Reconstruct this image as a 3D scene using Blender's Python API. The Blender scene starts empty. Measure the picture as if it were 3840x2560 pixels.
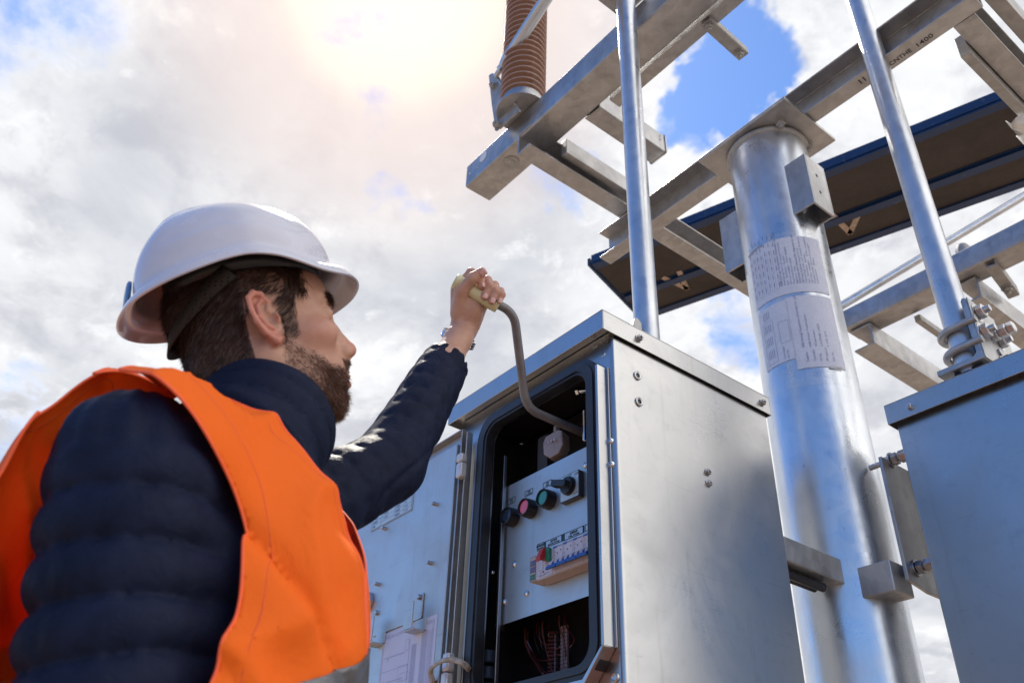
import bpy, bmesh, math, random
import numpy as np
from mathutils import Vector, Matrix
from mathutils.geometry import tessellate_polygon
random.seed(7); rng = np.random.default_rng(11)
S = bpy.context.scene; COL = S.collection
R = math.radians
# ------------------------------------------------------------------ camera
CF, CPITCH, CROLL, CAZ = 3257.63, R(34.1087), R(2.35934), R(37.0931)   # focal length in photo pixels (3840 wide)
def _axes():
    cp, sp = math.cos(CPITCH), math.sin(CPITCH)
    M = np.array([[math.sin(CAZ), -math.cos(CAZ), 0], [math.cos(CAZ), math.sin(CAZ), 0], [0, 0, 1.]])
    F = np.array([0, cp, sp]); U = np.array([0, -sp, cp]); Rr = np.array([1, 0, 0.])
    R2 = math.cos(CROLL)*Rr + math.sin(CROLL)*U; U2 = -math.sin(CROLL)*Rr + math.cos(CROLL)*U
    return M@R2, M@U2, M@F
RW, UW, FW = _axes()
CP = np.array([0, 0, 1.2])
cam_d = bpy.data.cameras.new('camera'); cam = bpy.data.objects.new('camera', cam_d); COL.objects.link(cam)
cam_d.sensor_width = 36; cam_d.lens = 36*CF/3840; cam_d.clip_start = .02; cam_d.clip_end = 3000
cam.matrix_world = Matrix(((RW[0], UW[0], -FW[0], CP[0]), (RW[1], UW[1], -FW[1], CP[1]), (RW[2], UW[2], -FW[2], CP[2]), (0, 0, 0, 1)))
cam_d.dof.use_dof = True; cam_d.dof.focus_distance = 1.72; cam_d.dof.aperture_fstop = 7.0
S.camera = cam
def ray(px, py): return RW*(px-1920)/CF - UW*(py-1280)/CF + FW
def at(px, py, x=None, y=None, z=None, d=None):
    """real-world point seen at a photo position, on a given plane of the place"""
    v = ray(px, py)
    t = (x-CP[0])/v[0] if x is not None else (y-CP[1])/v[1] if y is not None else (z-CP[2])/v[2] if z is not None else d
    return CP + v*t
def V3(p): return np.array(p, float)
def nrm(v): v = np.array(v, float); return v/np.linalg.norm(v)
# ------------------------------------------------------------------ render look
S.view_settings.view_transform = 'Standard'; S.view_settings.look = 'None'
S.view_settings.gamma = 1; S.view_settings.exposure = 0.75
# ------------------------------------------------------------------ node helper
class NT:
    def __init__(s, tree): s.t = tree; s.n = tree.nodes; s.l = tree.links
    def add(s, typ, ins=None, **kw):
        n = s.n.new(typ)
        for k, v in kw.items(): setattr(n, k, v)
        for k, v in (ins or {}).items():
            if hasattr(v, 'is_linked') or isinstance(v, bpy.types.NodeSocket): s.l.new(v, n.inputs[k])
            else: n.inputs[k].default_value = v
        return n
    def math(s, op, a, b=0., c=0., clamp=False):
        return s.add('ShaderNodeMath', {0: a, 1: b, 2: c}, operation=op, use_clamp=clamp).outputs[0]
    def ramp(s, fac, stops, interp='LINEAR'):
        n = s.add('ShaderNodeValToRGB', {0: fac}); r = n.color_ramp; r.interpolation = interp
        while len(r.elements) < len(stops): r.elements.new(.5)
        for e, (p, c) in zip(r.elements, stops):
            e.position = p; e.color = (c, c, c, 1) if not hasattr(c, '__len__') else (*c, 1)
        return n.outputs[0]
    def mix(s, f, a, b, typ='MIX'):
        n = s.add('ShaderNodeMix', data_type='RGBA', blend_type=typ)
        for i, v in ((0, f), (6, a), (7, b)):
            if isinstance(v, bpy.types.NodeSocket): s.l.new(v, n.inputs[i])
            else: n.inputs[i].default_value = v if i == 0 or len(v) == 4 else (*v, 1)
        return n.outputs[2]
    def noise(s, vec, scale, detail=4, rough=.5, dist=0., out=0):
        n = s.add('ShaderNodeTexNoise', {'Scale': scale, 'Detail': detail, 'Roughness': rough, 'Distortion': dist})
        if vec is not None: s.l.new(vec, n.inputs['Vector'])
        return n.outputs[out]
    def mapr(s, v, a, b, c, d, clamp=True, smooth=False):
        return s.add('ShaderNodeMapRange', {0: v, 1: a, 2: b, 3: c, 4: d}, clamp=clamp, interpolation_type='SMOOTHSTEP' if smooth else 'LINEAR').outputs[0]
# ------------------------------------------------------------------ sky and sun
SUN = nrm(ray(1490, -60)); SUN_EL = math.asin(SUN[2])
W = bpy.data.worlds.new('World'); S.world = W; W.use_nodes = True
w = NT(W.node_tree); W.node_tree.nodes.clear()
sky = w.add('ShaderNodeTexSky', sky_type='NISHITA', sun_disc=False, sun_elevation=SUN_EL, sun_rotation=math.atan2(SUN[0], SUN[1]), air_density=1.0, dust_density=.3, ozone_density=3.0)
tc = w.add('ShaderNodeTexCoord').outputs['Generated']
sep = w.add('ShaderNodeSeparateXYZ', {0: tc}).outputs
den = w.math('ADD', w.math('MAXIMUM', sep[2], 0.), .18)
pl = w.add('ShaderNodeCombineXYZ', {0: w.math('DIVIDE', sep[0], den), 1: w.math('DIVIDE', sep[1], den), 2: 0.}).outputs[0]
n1 = w.noise(pl, 2.3, 9, .6, .35)
n2 = w.noise(pl, 7.0, 8, .62, .2)
n3 = w.noise(pl, 1.5, 3, .5, .0)
n4 = w.noise(pl, 17, 8, .68, .4)
wn = w.noise(tc, 5.5, 5, .62, 0., 1)
wv = w.add('ShaderNodeVectorMath', {0: w.add('ShaderNodeVectorMath', {0: wn, 1: (.5, .5, .5)}, operation='SUBTRACT').outputs[0], 'Scale': .20}, operation='SCALE').outputs[0]
tw = w.add('ShaderNodeVectorMath', {0: w.add('ShaderNodeVectorMath', {0: tc, 1: wv}, operation='ADD').outputs[0]}, operation='NORMALIZE').outputs[0]
def lobe(px, py, rad):          # soft opening in the clouds about a direction; rad in degrees
    dt = w.add('ShaderNodeVectorMath', {0: tw, 1: tuple(nrm(ray(px, py)))}, operation='DOT_PRODUCT').outputs['Value']
    return w.mapr(dt, math.cos(R(rad)), 1.0, 0., 1., smooth=True)
clear = None
for px, py, rad, amp in ((2745, 130, 4.0, .72), (2690, 320, 3.2, .6), (2620, 470, 2.6, .45), (1500, 790, 2.0, .36), (2100, 740, 4, .45), (1130, 60, 4, .22), (1330, 210, 5, .25),
                         (60, 20, 8, .28), (2760, 1230, 4, .45), (0, 2150, 7, .62), (100, 1560, 5, .25), (3350, 1500, 3.5, .25), (1380, 480, 3.5, .28), (2450, 300, 4, .12)):
    t = w.math('MULTIPLY', lobe(px, py, rad), amp)
    clear = t if clear is None else w.math('ADD', clear, t)
clear = w.math('ADD', clear, w.mapr(w.math('MULTIPLY', sep[1], -1.), .02, .45, 0., 1.05, smooth=True))
cov = w.math('SUBTRACT', w.math('ADD', w.mapr(n1, .3, .7, -.16, .16, clamp=False), w.math('ADD', w.mapr(n2, .3, .7, -.15, .15, clamp=False), w.mapr(n4, .3, .7, -.07, .07, clamp=False))), w.math('SUBTRACT', clear, .62))
cmask = w.mapr(cov, .02, .40, 0., 1., smooth=True)
thick = w.mapr(w.math('ADD', w.math('MULTIPLY', n3, .55), w.math('MULTIPLY', n1, .6)), .47, .74, 0., 1., smooth=True)
ccol = w.mix(thick, (.60, .605, .615), (.37, .385, .42))
ccol = w.mix(w.mapr(n2, .46, .68, 0., .55, smooth=True), ccol, (.31, .315, .365))
ccol = w.mix(w.mapr(w.math('ADD', n4, n2), 1.0, 1.3, 0., .35, smooth=True), ccol, (.36, .365, .40))
ccol = w.mix(w.mapr(w.math('ADD', n4, n1), .80, .98, .5, 0., smooth=True), ccol, (.66, .665, .67))
sd = w.add('ShaderNodeVectorMath', {0: tc, 1: tuple(SUN)}, operation='DOT_PRODUCT').outputs['Value']
g1 = w.mapr(sd, math.cos(R(19)), 1, 0., 1., smooth=True); g2 = w.mapr(sd, math.cos(R(8.5)), 1, 0., 1., smooth=True)
ccol = w.mix(w.math('MULTIPLY', g1, .62), ccol, (.72, .585, .52))
ccol = w.mix(w.math('MULTIPLY', g2, .7), ccol, (.95, .80, .62))
ccol = w.mix(w.mapr(sep[0], -.05, .6, 0., 1., smooth=True), ccol, (1.15, 1.12, 1.08))     # out-of-view clouds on the +x side, brightened to light vest, face and cabinet
skyc = w.mix(1., sky.outputs[0], (.072, .092, .120), 'MULTIPLY')
skyw = w.mix(w.math('MULTIPLY', g1, .55), skyc, (.50, .37, .40))
hz = w.mapr(sep[2], -.02, .06, 0., 1., smooth=True)
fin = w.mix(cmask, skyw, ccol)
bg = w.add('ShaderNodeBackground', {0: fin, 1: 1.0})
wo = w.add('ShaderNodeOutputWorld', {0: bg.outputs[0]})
sun_d = bpy.data.lights.new('sun', 'SUN'); sun_d.energy = 3.0; sun_d.angle = R(2.5); sun_d.color = (1, .93, .82)
sun = bpy.data.objects.new('sun', sun_d); COL.objects.link(sun)
sun.rotation_euler = Vector(tuple(SUN)).to_track_quat('Z', 'Y').to_euler()
# ------------------------------------------------------------------ tagging
def tag(o, label=None, cat=None, group=None, kind=None):
    for k, v in (('label', label), ('category', cat), ('group', group), ('kind', kind)):
        if v: o[k] = v
    return o
def empty(name, loc, label, cat, group=None):
    o = bpy.data.objects.new(name, None); COL.objects.link(o); o.location = tuple(loc); o.empty_display_size = .05
    bpy.context.view_layer.update()
    return tag(o, label, cat, group)
# ------------------------------------------------------------------ mesh builder
class MB:
    def __init__(s): s.v = []; s.f = []; s.m = []; s.cur = 0
    def addv(s, pts): i = len(s.v); s.v += [tuple(map(float, p)) for p in pts]; return i
    def face(s, idx): s.f.append(tuple(idx)); s.m.append(s.cur)
    def box(s, lo, hi): return s.obox((V3(lo)+V3(hi))/2, (1, 0, 0), (0, 1, 0), (0, 0, 1), *(abs(V3(hi)-V3(lo))/2))
    def obox(s, c, a, b, n, ha, hb, hn):
        c, a, b, n = V3(c), nrm(a)*ha, nrm(b)*hb, nrm(n)*hn
        i = s.addv([c+sa*a+sb*b+sn*n for sa in (-1, 1) for sb in (-1, 1) for sn in (-1, 1)])
        flip = np.dot(np.cross(a, b), n) < 0
        for q in ((0, 1, 3, 2), (4, 6, 7, 5), (0, 4, 5, 1), (2, 3, 7, 6), (0, 2, 6, 4), (1, 5, 7, 3)):
            s.face([i+k for k in (q[::-1] if flip else q)])
        return s
    def tube(s, path, r, seg=16, caps=True, closed=False):
        P = [V3(p) for p in path]; n = len(P); rr = r if hasattr(r, '__len__') else [r]*n
        T = []
        for k in range(n):
            a = P[(k-1) % n] if (k > 0 or closed) else P[k]; b = P[(k+1) % n] if (k < n-1 or closed) else P[k]
            T.append(nrm(b-a))
        up = nrm(np.cross(T[0], (0.3, .2, 1) if abs(T[0][2]) < .9 else (1, .1, 0)))
        rings = []
        for k in range(n):
            up = nrm(up - T[k]*np.dot(up, T[k])); w_ = np.cross(T[k], up)
            rings.append(s.addv([P[k]+rr[k]*(math.cos(2*math.pi*j/seg)*up+math.sin(2*math.pi*j/seg)*w_) for j in range(seg)]))
        for k in range(n if closed else n-1):
            a, b = rings[k], rings[(k+1) % n]
            for j in range(seg): s.face((a+j, a+(j+1) % seg, b+(j+1) % seg, b+j))
        if caps and not closed:
            s.face([rings[0]+j for j in range(seg)][::-1]); s.face([rings[-1]+j for j in range(seg)])
        return s
    def cyl(s, a, b, r, seg=24, r2=None): return s.tube([a, b], [r, r if r2 is None else r2], seg)
    def plate(s, polys, o, u, v, t, t0=0.):
        """flat sheet: outline (and holes) in the u,v plane at o, thickness t along u x v starting at t0"""
        u, v = nrm(u), nrm(v); n = np.cross(u, v); o = V3(o)
        if not hasattr(polys[0][0], '__len__'): polys = [polys]
        fixed = []
        for k, p in enumerate(polys):
            A = sum(p[i][0]*p[(i+1) % len(p)][1]-p[(i+1) % len(p)][0]*p[i][1] for i in range(len(p)))
            fixed.append(list(p) if (A > 0) == (k == 0) else list(p)[::-1])
        tris = tessellate_polygon([[Vector((x, y, 0)) for x, y in p] for p in fixed])
        flat = [q for p in fixed for q in p]
        a = s.addv([o+u*x+v*y+n*(t0+t) for x, y in flat]); b = s.addv([o+u*x+v*y+n*t0 for x, y in flat])
        for tr in tris:
            x0, x1, x2 = (flat[i] for i in tr)
            ar = (x1[0]-x0[0])*(x2[1]-x0[1])-(x2[0]-x0[0])*(x1[1]-x0[1])
            tr = tr if ar > 0 else tr[::-1]
            s.face([a+i for i in tr]); s.face([b+i for i in tr][::-1])
        k = 0
        for p in fixed:
            for i in range(len(p)):
                j = (i+1) % len(p); s.face((a+k+j, a+k+i, b+k+i, b+k+j))
            k += len(p)
        return s
    def hexa(s, c, ax, r, h):     # hexagonal nut or bolt head standing on c along ax
        ax = nrm(ax); u = nrm(np.cross(ax, (.31, .2, .9) if abs(ax[2]) < .9 else (1, .3, 0))); v = np.cross(ax, u); c = V3(c)
        ph = .3; prof = [(r*.9, 0), (r, .08*h), (r, .86*h), (r*.86, h)]
        rings = [s.addv([c+ax*hh+(u*math.cos(ph+k*math.pi/3)+v*math.sin(ph+k*math.pi/3))*q for k in range(6)]) for q, hh in prof]
        for a, b in zip(rings, rings[1:]):
            for j in range(6): s.face((a+j, a+(j+1) % 6, b+(j+1) % 6, b+j))
        s.face([rings[0]+j for j in range(6)][::-1]); s.face([rings[-1]+j for j in range(6)])
        return s
    def lathe(s, prof, c, ax=(0, 0, 1), seg=32):
        ax = nrm(ax); u = nrm(np.cross(ax, (0, 0, 1) if abs(ax[2]) < .9 else (1, 0, 0))); v = np.cross(ax, u); c = V3(c)
        rings = [s.addv([c+ax*h+(u*math.cos(2*math.pi*k/seg)+v*math.sin(2*math.pi*k/seg))*max(q, 1e-5) for k in range(seg)]) for q, h in prof]
        for a, b in zip(rings, rings[1:]):
            for j in range(seg): s.face((a+j, a+(j+1) % seg, b+(j+1) % seg, b+j))
        return s
    def bolt(s, c, ax, r, shank=.01, washer=True):
        ax = nrm(ax); c = V3(c)
        if washer: s.cyl(c, c+ax*r*.25, r*1.35, 20)
        s.hexa(c+ax*r*.26, ax, r, r*.95)
        if shank: s.cyl(c+ax*r*1.2, c+ax*(r*1.2+shank), r*.52, 14, r*.46)
        return s
    def build(s, name, mat, parent=None, bevel=0., smooth=35, label=None, segs=2):
        me = bpy.data.meshes.new(name); me.from_pydata(s.v, [], s.f)
        mats = mat if isinstance(mat, (list, tuple)) else [mat]
        for m_ in mats: me.materials.append(m_)
        if len(mats) > 1: me.polygons.foreach_set('material_index', s.m)
        o = bpy.data.objects.new(name, me); COL.objects.link(o)
        if smooth: 
            me.polygons.foreach_set('use_smooth', [True]*len(me.polygons))
            me.update(); set_sharp(me, smooth)
        if bevel:
            b = o.modifiers.new('bevel', 'BEVEL'); b.width = bevel; b.segments = segs; b.limit_method = 'ANGLE'; b.angle_limit = R(40); b.harden_normals = False
        if parent: adopt(o, parent)
        if label: o['label'] = label
        return o
def set_sharp(me, ang):
    bm = bmesh.new(); bm.from_mesh(me); bmesh.ops.recalc_face_normals(bm, faces=bm.faces) if False else None
    for e in bm.edges:
        if len(e.link_faces) == 2: e.smooth = e.calc_face_angle(0) < R(ang)
    bm.to_mesh(me); bm.free()
def adopt(o, p):
    o.parent = p; o.matrix_parent_inverse = p.matrix_world.inverted()
def solo(mb, name, mat, label, cat, group=None, bevel=0., origin=None, smooth=35, kind=None):
    o = mb.build(name, mat, bevel=bevel, smooth=smooth)
    if origin is not None:
        org = V3(origin); o.data.transform(Matrix.Translation(tuple(-org))); o.location = tuple(org); bpy.context.view_layer.update()
    return tag(o, label, cat, group, kind)
def rrect(x0, y0, x1, y1, r, n=8):
    out = []
    for cx, cy, a0 in ((x1-r, y1-r, 0), (x0+r, y1-r, 90), (x0+r, y0+r, 180), (x1-r, y0+r, 270)):
        for k in range(n+1):
            a = R(a0+90*k/n); out.append((cx+r*math.cos(a), cy+r*math.sin(a)))
    return out
def arc_path(pts, rad, n=6):       # polyline with rounded corners
    P = [V3(p) for p in pts]; out = [P[0]]
    for a, b, c in zip(P, P[1:], P[2:]):
        u, v = nrm(a-b), nrm(c-b); t = min(rad, .45*np.linalg.norm(a-b), .45*np.linalg.norm(c-b))
        for k in range(n+1):
            s_ = k/n; out.append((1-s_)**2*(b+u*t)+2*s_*(1-s_)*b+s_*s_*(b+v*t))
    return out+[P[-1]]
# ------------------------------------------------------------------ materials
MATS = {}
def mat(name, fn):
    m = bpy.data.materials.new(name); m.use_nodes = True; t = NT(m.node_tree)
    b = m.node_tree.nodes['Principled BSDF']; fn(t, b); MATS[name] = m; return m
def setp(t, b, **kw):
    for k, v in kw.items():
        k = {'col': 'Base Color', 'rough': 'Roughness', 'metal': 'Metallic', 'normal': 'Normal', 'sss': 'Subsurface Weight', 'coat': 'Coat Weight', 'coatr': 'Coat Roughness', 'sheen': 'Sheen Weight', 'alpha': 'Alpha',
             'trans': 'Transmission Weight', 'spec': 'Specular IOR Level', 'aniso': 'Anisotropic', 'sheenr': 'Sheen Roughness'}.get(k, k)
        if isinstance(v, bpy.types.NodeSocket): t.l.new(v, b.inputs[k])
        elif k == 'Base Color' and len(v) == 3: b.inputs[k].default_value = (*v, 1)
        else: b.inputs[k].default_value = v
def bump(t, h, s=.2, d=.01, n=None):
    x = t.add('ShaderNodeBump', {'Strength': s, 'Distance': d, 'Height': h})
    if n is not None: t.l.new(n, x.inputs['Normal'])
    return x.outputs[0]
def objv(t, sc=(1, 1, 1), rot=(0, 0, 0)):
    return t.add('ShaderNodeMapping', {'Vector': t.add('ShaderNodeTexCoord').outputs['Object'], 'Scale': sc, 'Rotation': rot}).outputs[0]
def simple(name, col, rough=.5, metal=0., nz=.0, nscale=40., bmp=0., **kw):
    def fn(t, b):
        v = objv(t); n = t.noise(v, nscale, 5, .6)
        c = t.mix(t.mapr(n, .3, .7, 0, 1), tuple(max(0, x*(1-nz)) for x in col), tuple(min(1, x*(1+nz)) for x in col)) if nz else col
        setp(t, b, col=c, rough=t.mapr(n, .3, .7, max(.02, rough-.06), rough+.06) , metal=metal, **kw)
        if bmp: setp(t, b, normal=bump(t, n, bmp, .002))
    return mat(name, fn)
def stainless(name, col, r0, r1, stretch=(6, 6, 260), smudge=.12):
    def fn(t, b):
        v = objv(t, stretch); br = t.noise(v, 1., 3, .6)
        v2 = objv(t); big = t.noise(v2, 4.5, 5, .6, .6); sm = t.noise(v2, 26, 6, .7)
        spots = t.mapr(t.add('ShaderNodeTexVoronoi', {'Vector': v2, 'Scale': 55.}).outputs[0], .03, .1, 1., 0.)
        pick = t.mapr(t.noise(v2, 9, 3, .6), .6, .66, 0., 1.)
        sp = t.math('MULTIPLY', spots, pick)
        c = t.mix(t.mapr(big, .35, .7, 0., 1.), col, tuple(x*(1-smudge) for x in col))
        c = t.mix(t.math('MULTIPLY', t.mapr(sm, .55, .72, 0, 1), .4), c, tuple(x*.70 for x in col))
        drip = t.mapr(t.noise(objv(t, (22, 22, 1.3)), 1.5, 6, .7), .56, .72, 0., 1.); c = t.mix(t.math('MULTIPLY', drip, .32), c, (col[0]*.62, col[1]*.58, col[2]*.54))
        scr = t.mapr(t.noise(objv(t, (3, 3, 90), (.9, .5, .2)), 2.2, 2, .5, 1.2), .70, .715, 0., 1.); c = t.mix(t.math('MULTIPLY', scr, .35), c, tuple(x*.6 for x in col))
        c = t.mix(t.math('MULTIPLY', sp, .55), c, (.1, .09, .08))
        rg = t.math('ADD', t.mapr(br, .3, .7, r0*.6+r1*.4, r0*.4+r1*.6), t.mapr(big, .35, .7, -.03, .09))
        hh = big
        setp(t, b, col=c, rough=rg, metal=1., normal=bump(t, hh, .25, .003))
    return mat(name, fn)
stainless('stainless', (.47, .47, .475), .24, .36)
stainless('stainless_door', (.56, .56, .56), .42, .54, (260, 6, 6))
stainless('stainless_dull', (.50, .505, .52), .3, .45)
def galv(name, col, col2, rough=.42, metal=.85, sc=1.):
    def fn(t, b):
        v = objv(t); vo = t.add('ShaderNodeTexVoronoi', {'Vector': v, 'Scale': 38.*sc}).outputs['Color']
        vs = t.add('ShaderNodeSeparateColor', {0: vo}).outputs[0]
        st = t.noise(objv(t, (7, 7, 1.6)), 2.2, 6, .65, .5); bl = t.noise(v, 11*sc, 6, .7, .3)
        pit = t.mapr(t.noise(v, 60, 4, .7), .66, .74, 0., 1.)
        drip = t.mapr(t.noise(objv(t, (26, 26, 2.5)), 1.6, 6, .75), .62, .72, 0., 1.)
        c = t.mix(t.mapr(st, .3, .7, 0, 1), col, col2); c = t.mix(t.math('MULTIPLY', vs, .16), c, (.85, .87, .9), 'MIX')
        c = t.mix(t.math('MULTIPLY', pit, .5), c, (.12, .11, .1)); c = t.mix(t.math('MULTIPLY', drip, .35), c, (.26, .2, .16))
        setp(t, b, col=c, rough=t.math('ADD', t.mapr(bl, .3, .7, rough-.1, rough+.12), t.math('MULTIPLY', vs, .05)), metal=metal,
             normal=bump(t, t.math('ADD', t.math('MULTIPLY', bl, .6), t.math('MULTIPLY', st, .8)), .22, .004))
    return mat(name, fn)
galv('galvanised', (.46, .45, .45), (.32, .315, .32))
galv('galvanised_pole', (.66, .69, .73), (.52, .55, .60), .30, .95, .7)
galv('galvanised_dull', (.40, .39, .38), (.29, .28, .27), .55, .6)
galv('galvanised_rod', (.62, .64, .67), (.47, .49, .53), .33, .9)
simple('rubber', (.018, .019, .024), .42, nz=.3, nscale=30)
simple('black_plastic', (.012, .012, .014), .35, nz=.3)
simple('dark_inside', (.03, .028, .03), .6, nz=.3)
simple('bolt_steel', (.50, .50, .52), .34, 1., .25, 60, .2)
simple('chrome', (.7, .7, .72), .12, 1.)
simple('ink', (.012, .012, .015), .5)
simple('ink_blue', (.10, .14, .33), .5)
simple('paper', (.62, .62, .70), .55, nz=.05, nscale=12)
simple('plate_silver', (.52, .60, .62), .45, .35, .08)
simple('cream_plastic', (.55, .42, .36), .45, nz=.04)
simple('white_plastic', (.62, .58, .62), .4, nz=.04)
simple('red_plastic', (.42, .015, .02), .32)
simple('pink_lens', (.75, .09, .14), .2, coat=.5)
simple('green_lens', (.02, .25, .17), .2, coat=.5)
simple('green_plastic', (.02, .2, .11), .35)
simple('black_lens', (.02, .03, .06), .2, coat=.5)
simple('blue_plastic', (.008, .09, .38), .32)
simple('dark_red_glass', (.10, .015, .03), .12, coat=1.)
simple('orange_wire', (.16, .04, .03), .45, nz=.2)
simple('crank_grey', (.19, .18, .19), .48, .4, .25, 25, .25)
simple('ivory_grip', (.62, .56, .33), .38, nz=.08, nscale=20, coat=.15)
simple('porcelain', (.20, .075, .035), .28, nz=.15, nscale=14, coat=.4)
simple('insulator_edge', (.42, .30, .26), .35, nz=.1)
simple('copper', (.45, .2, .1), .3, 1.)
simple('braid', (.42, .38, .34), .6, .3, .4, 120, .5)
simple('clear_box', (.5, .42, .38), .3, nz=.1)
simple('white_film', (.78, .78, .76), .35, nz=.06)
def ground_fn(t, b):
    v = objv(t); n = t.noise(v, .35, 8, .6); n2 = t.noise(v, 9., 8, .7)
    c = t.mix(t.mapr(n, .35, .65, 0, 1), (.25, .19, .145), (.19, .145, .11)); c = t.mix(t.mapr(n2, .4, .7, 0, .7), c, (.33, .27, .22))
    setp(t, b, col=c, rough=.95, normal=bump(t, n2, .6, .03))
mat('dry_soil', ground_fn)
def blue_fn(t, b):
    v = objv(t); n = t.noise(v, 6, 6, .7); ch = t.mapr(t.noise(v, 22, 5, .75), .62, .68, 0., 1.)
    c = t.mix(t.mapr(n, .35, .7, 0, 1), (.004, .024, .085), (.007, .034, .115)); c = t.mix(t.math('MULTIPLY', ch, .6), c, (.16, .17, .2))
    setp(t, b, col=c, rough=.42)
mat('blue_paint', blue_fn)
def under_fn(t, b):
    v = objv(t); n = t.noise(v, 5, 7, .7, .5); n2 = t.noise(v, 40, 5, .7)
    c = t.mix(t.mapr(n, .35, .7, 0, 1), (.040, .030, .027), (.062, .047, .042)); c = t.mix(t.mapr(n2, .5, .8, 0, .4), c, (.07, .055, .05))
    setp(t, b, col=c, rough=.8, normal=bump(t, n2, .3, .004))
mat('brown_primer', under_fn)
M = MATS
# ------------------------------------------------------------------ text
def text_pts(s, size, font_align='LEFT', sx=1., bold=0.):
    cu = bpy.data.curves.new('t', 'FONT'); cu.body = s; cu.size = size; cu.align_x = font_align; cu.resolution_u = 2; cu.offset = bold
    o = bpy.data.objects.new('t', cu); COL.objects.link(o); dg = bpy.context.evaluated_depsgraph_get()
    me = bpy.data.meshes.new_from_object(o.evaluated_get(dg)); 
    vs = [(v.co.x*sx, v.co.y) for v in me.vertices]; fs = [tuple(p.vertices) for p in me.polygons]
    bpy.data.objects.remove(o); bpy.data.curves.remove(cu); bpy.data.meshes.remove(me)
    return vs, fs
def text(mb, s, size, o, u, v, align='LEFT', sx=1., bold=0., fit=None, lift=.0003):
    vs, fs = text_pts(s, size, align, sx, bold)
    if not vs: return
    if fit:
        x0 = min(p[0] for p in vs); x1 = max(p[0] for p in vs); k = fit/(x1-x0); vs = [(p[0]*k, p[1]) for p in vs]
    u, v = nrm(u), nrm(v); n = np.cross(u, v); i = mb.addv([V3(o)+u*x+v*y+n*lift for x, y in vs])
    for f in fs: mb.face([i+k for k in f])
def line(mb, p, q, wd, o, u, v, lift=.0003):
    u, v = nrm(u), nrm(v); n = np.cross(u, v); p, q = V3(p), V3(q); d = nrm(q-p); e = np.array([-d[1], d[0]])*wd/2
    pts = [p-e, q-e, q+e, p+e]; i = mb.addv([V3(o)+u*a[0]+v*a[1]+n*lift for a in pts]); mb.face((i, i+1, i+2, i+3))
def frame(mb, x0, y0, x1, y1, wd, o, u, v):
    for p, q in (((x0, y0), (x1, y0)), ((x1, y0), (x1, y1)), ((x1, y1), (x0, y1)), ((x0, y1), (x0, y0))):
        d = nrm(V3(q)-V3(p)); line(mb, V3(p)-d*wd/2, V3(q)+d*wd/2, wd, o, u, v)
def rect(mb, x0, y0, x1, y1, o, u, v, lift=.0002): line(mb, ((x0), (y0+y1)/2), (x1, (y0+y1)/2), abs(y1-y0), o, u, v, lift)
UX, UY, UZ = V3((1, 0, 0)), V3((0, 1, 0)), V3((0, 0, 1))
# ================================================================== SETTING
g = MB(); g.plate([(-600, -600), (600, -600), (600, 600), (-600, 600)], (0, 0, 0), UX, UY, .02, -.02)
solo(g, 'ground', M['dry_soil'], 'dry brown soil of the switchyard', None, kind='structure', smooth=0)
# ------------------------------------------------------------------ steel pole carrying the frame
PC = at(3243, 2560, d=1.85)[:2]; PR = .1185; PZ = 3.25
def cyl_hit(px, py, r=PR, c=PC):
    v = ray(px, py); a = v[0]**2+v[1]**2; o = CP[:2]-c; b = 2*(v[0]*o[0]+v[1]*o[1]); cc = o@o-r*r; disc = b*b-4*a*cc
    t = (-b-math.sqrt(max(disc, 0)))/(2*a); P = CP+v*t; return math.atan2(P[1]-c[1], P[0]-c[0]), P[2]
pole = empty('steel_pole', (PC[0], PC[1], 0), 'thick galvanised round steel pole with taped paper sheets between the two cabinets', 'pole')
m = MB(); nz = 60
prof = [(PR, z) for z in np.linspace(0, PZ-.004, nz)]
m.lathe(prof, (PC[0], PC[1], 0), seg=72); m.build('column', M['galvanised_pole'], pole, smooth=60)
m = MB(); m.lathe([(PR+.009*math.sin(a), PZ-.0105+.0105*-math.cos(a)) for a in np.linspace(0, math.pi, 7)], (PC[0], PC[1], 0), seg=72)
m.build('weld_bead', M['galvanised_dull'], pole)
plx0, plx1, ply0, ply1 = -1.222, -.889, 1.640, 1.893
m = MB(); m.box((plx0, ply0, PZ), (plx1, ply1, PZ+.014)); m.build('cap_plate', M['galvanised'], pole, bevel=.002)
for bx, by in ((-.955, 1.84), (-1.175, 1.795), (-.95, 1.70)):
    m = MB(); m.bolt((bx, by, PZ), (0, 0, -1), .014, .012); m.build('bolt', M['galvanised_dull'], pole)
def boxchan(x0, x1, y0, y1, z0, z1, t, parent, holes):     # short welded channel, open below
    m = MB(); m.box((x0, y0, z0), (x1, y0+t, z1)); m.box((x0, y1-t, z0), (x1, y1, z1))
    if holes: 
        hs = [[(cy+.0055*math.cos(a), cz+.0055*math.sin(a)) for a in np.linspace(0, 2*math.pi, 14, endpoint=False)] for cy, cz in holes]
        m.plate([[(y0+t, z0), (y1-t, z0), (y1-t, z1), (y0+t, z1)]]+hs, (x1-t, 0, 0), UY, UZ, t)
    else: m.box((x0, y0+t, z0), (x0+t, y1-t, z1))
    return m.build('channel_bracket', M['galvanised'], parent, bevel=.0015)
boxchan(PC[0]+PR-.03, PC[0]+PR+.042, PC[1]-.075, PC[1]+.02, 2.89, 3.08, .006, pole, [(PC[1]-.03, 2.955), (PC[1]-.03, 3.02)])
boxchan(PC[0]-PR-.055, PC[0]-PR+.03, PC[1]-.055, PC[1]+.02, 2.85, 3.06, .006, pole, None)
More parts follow.
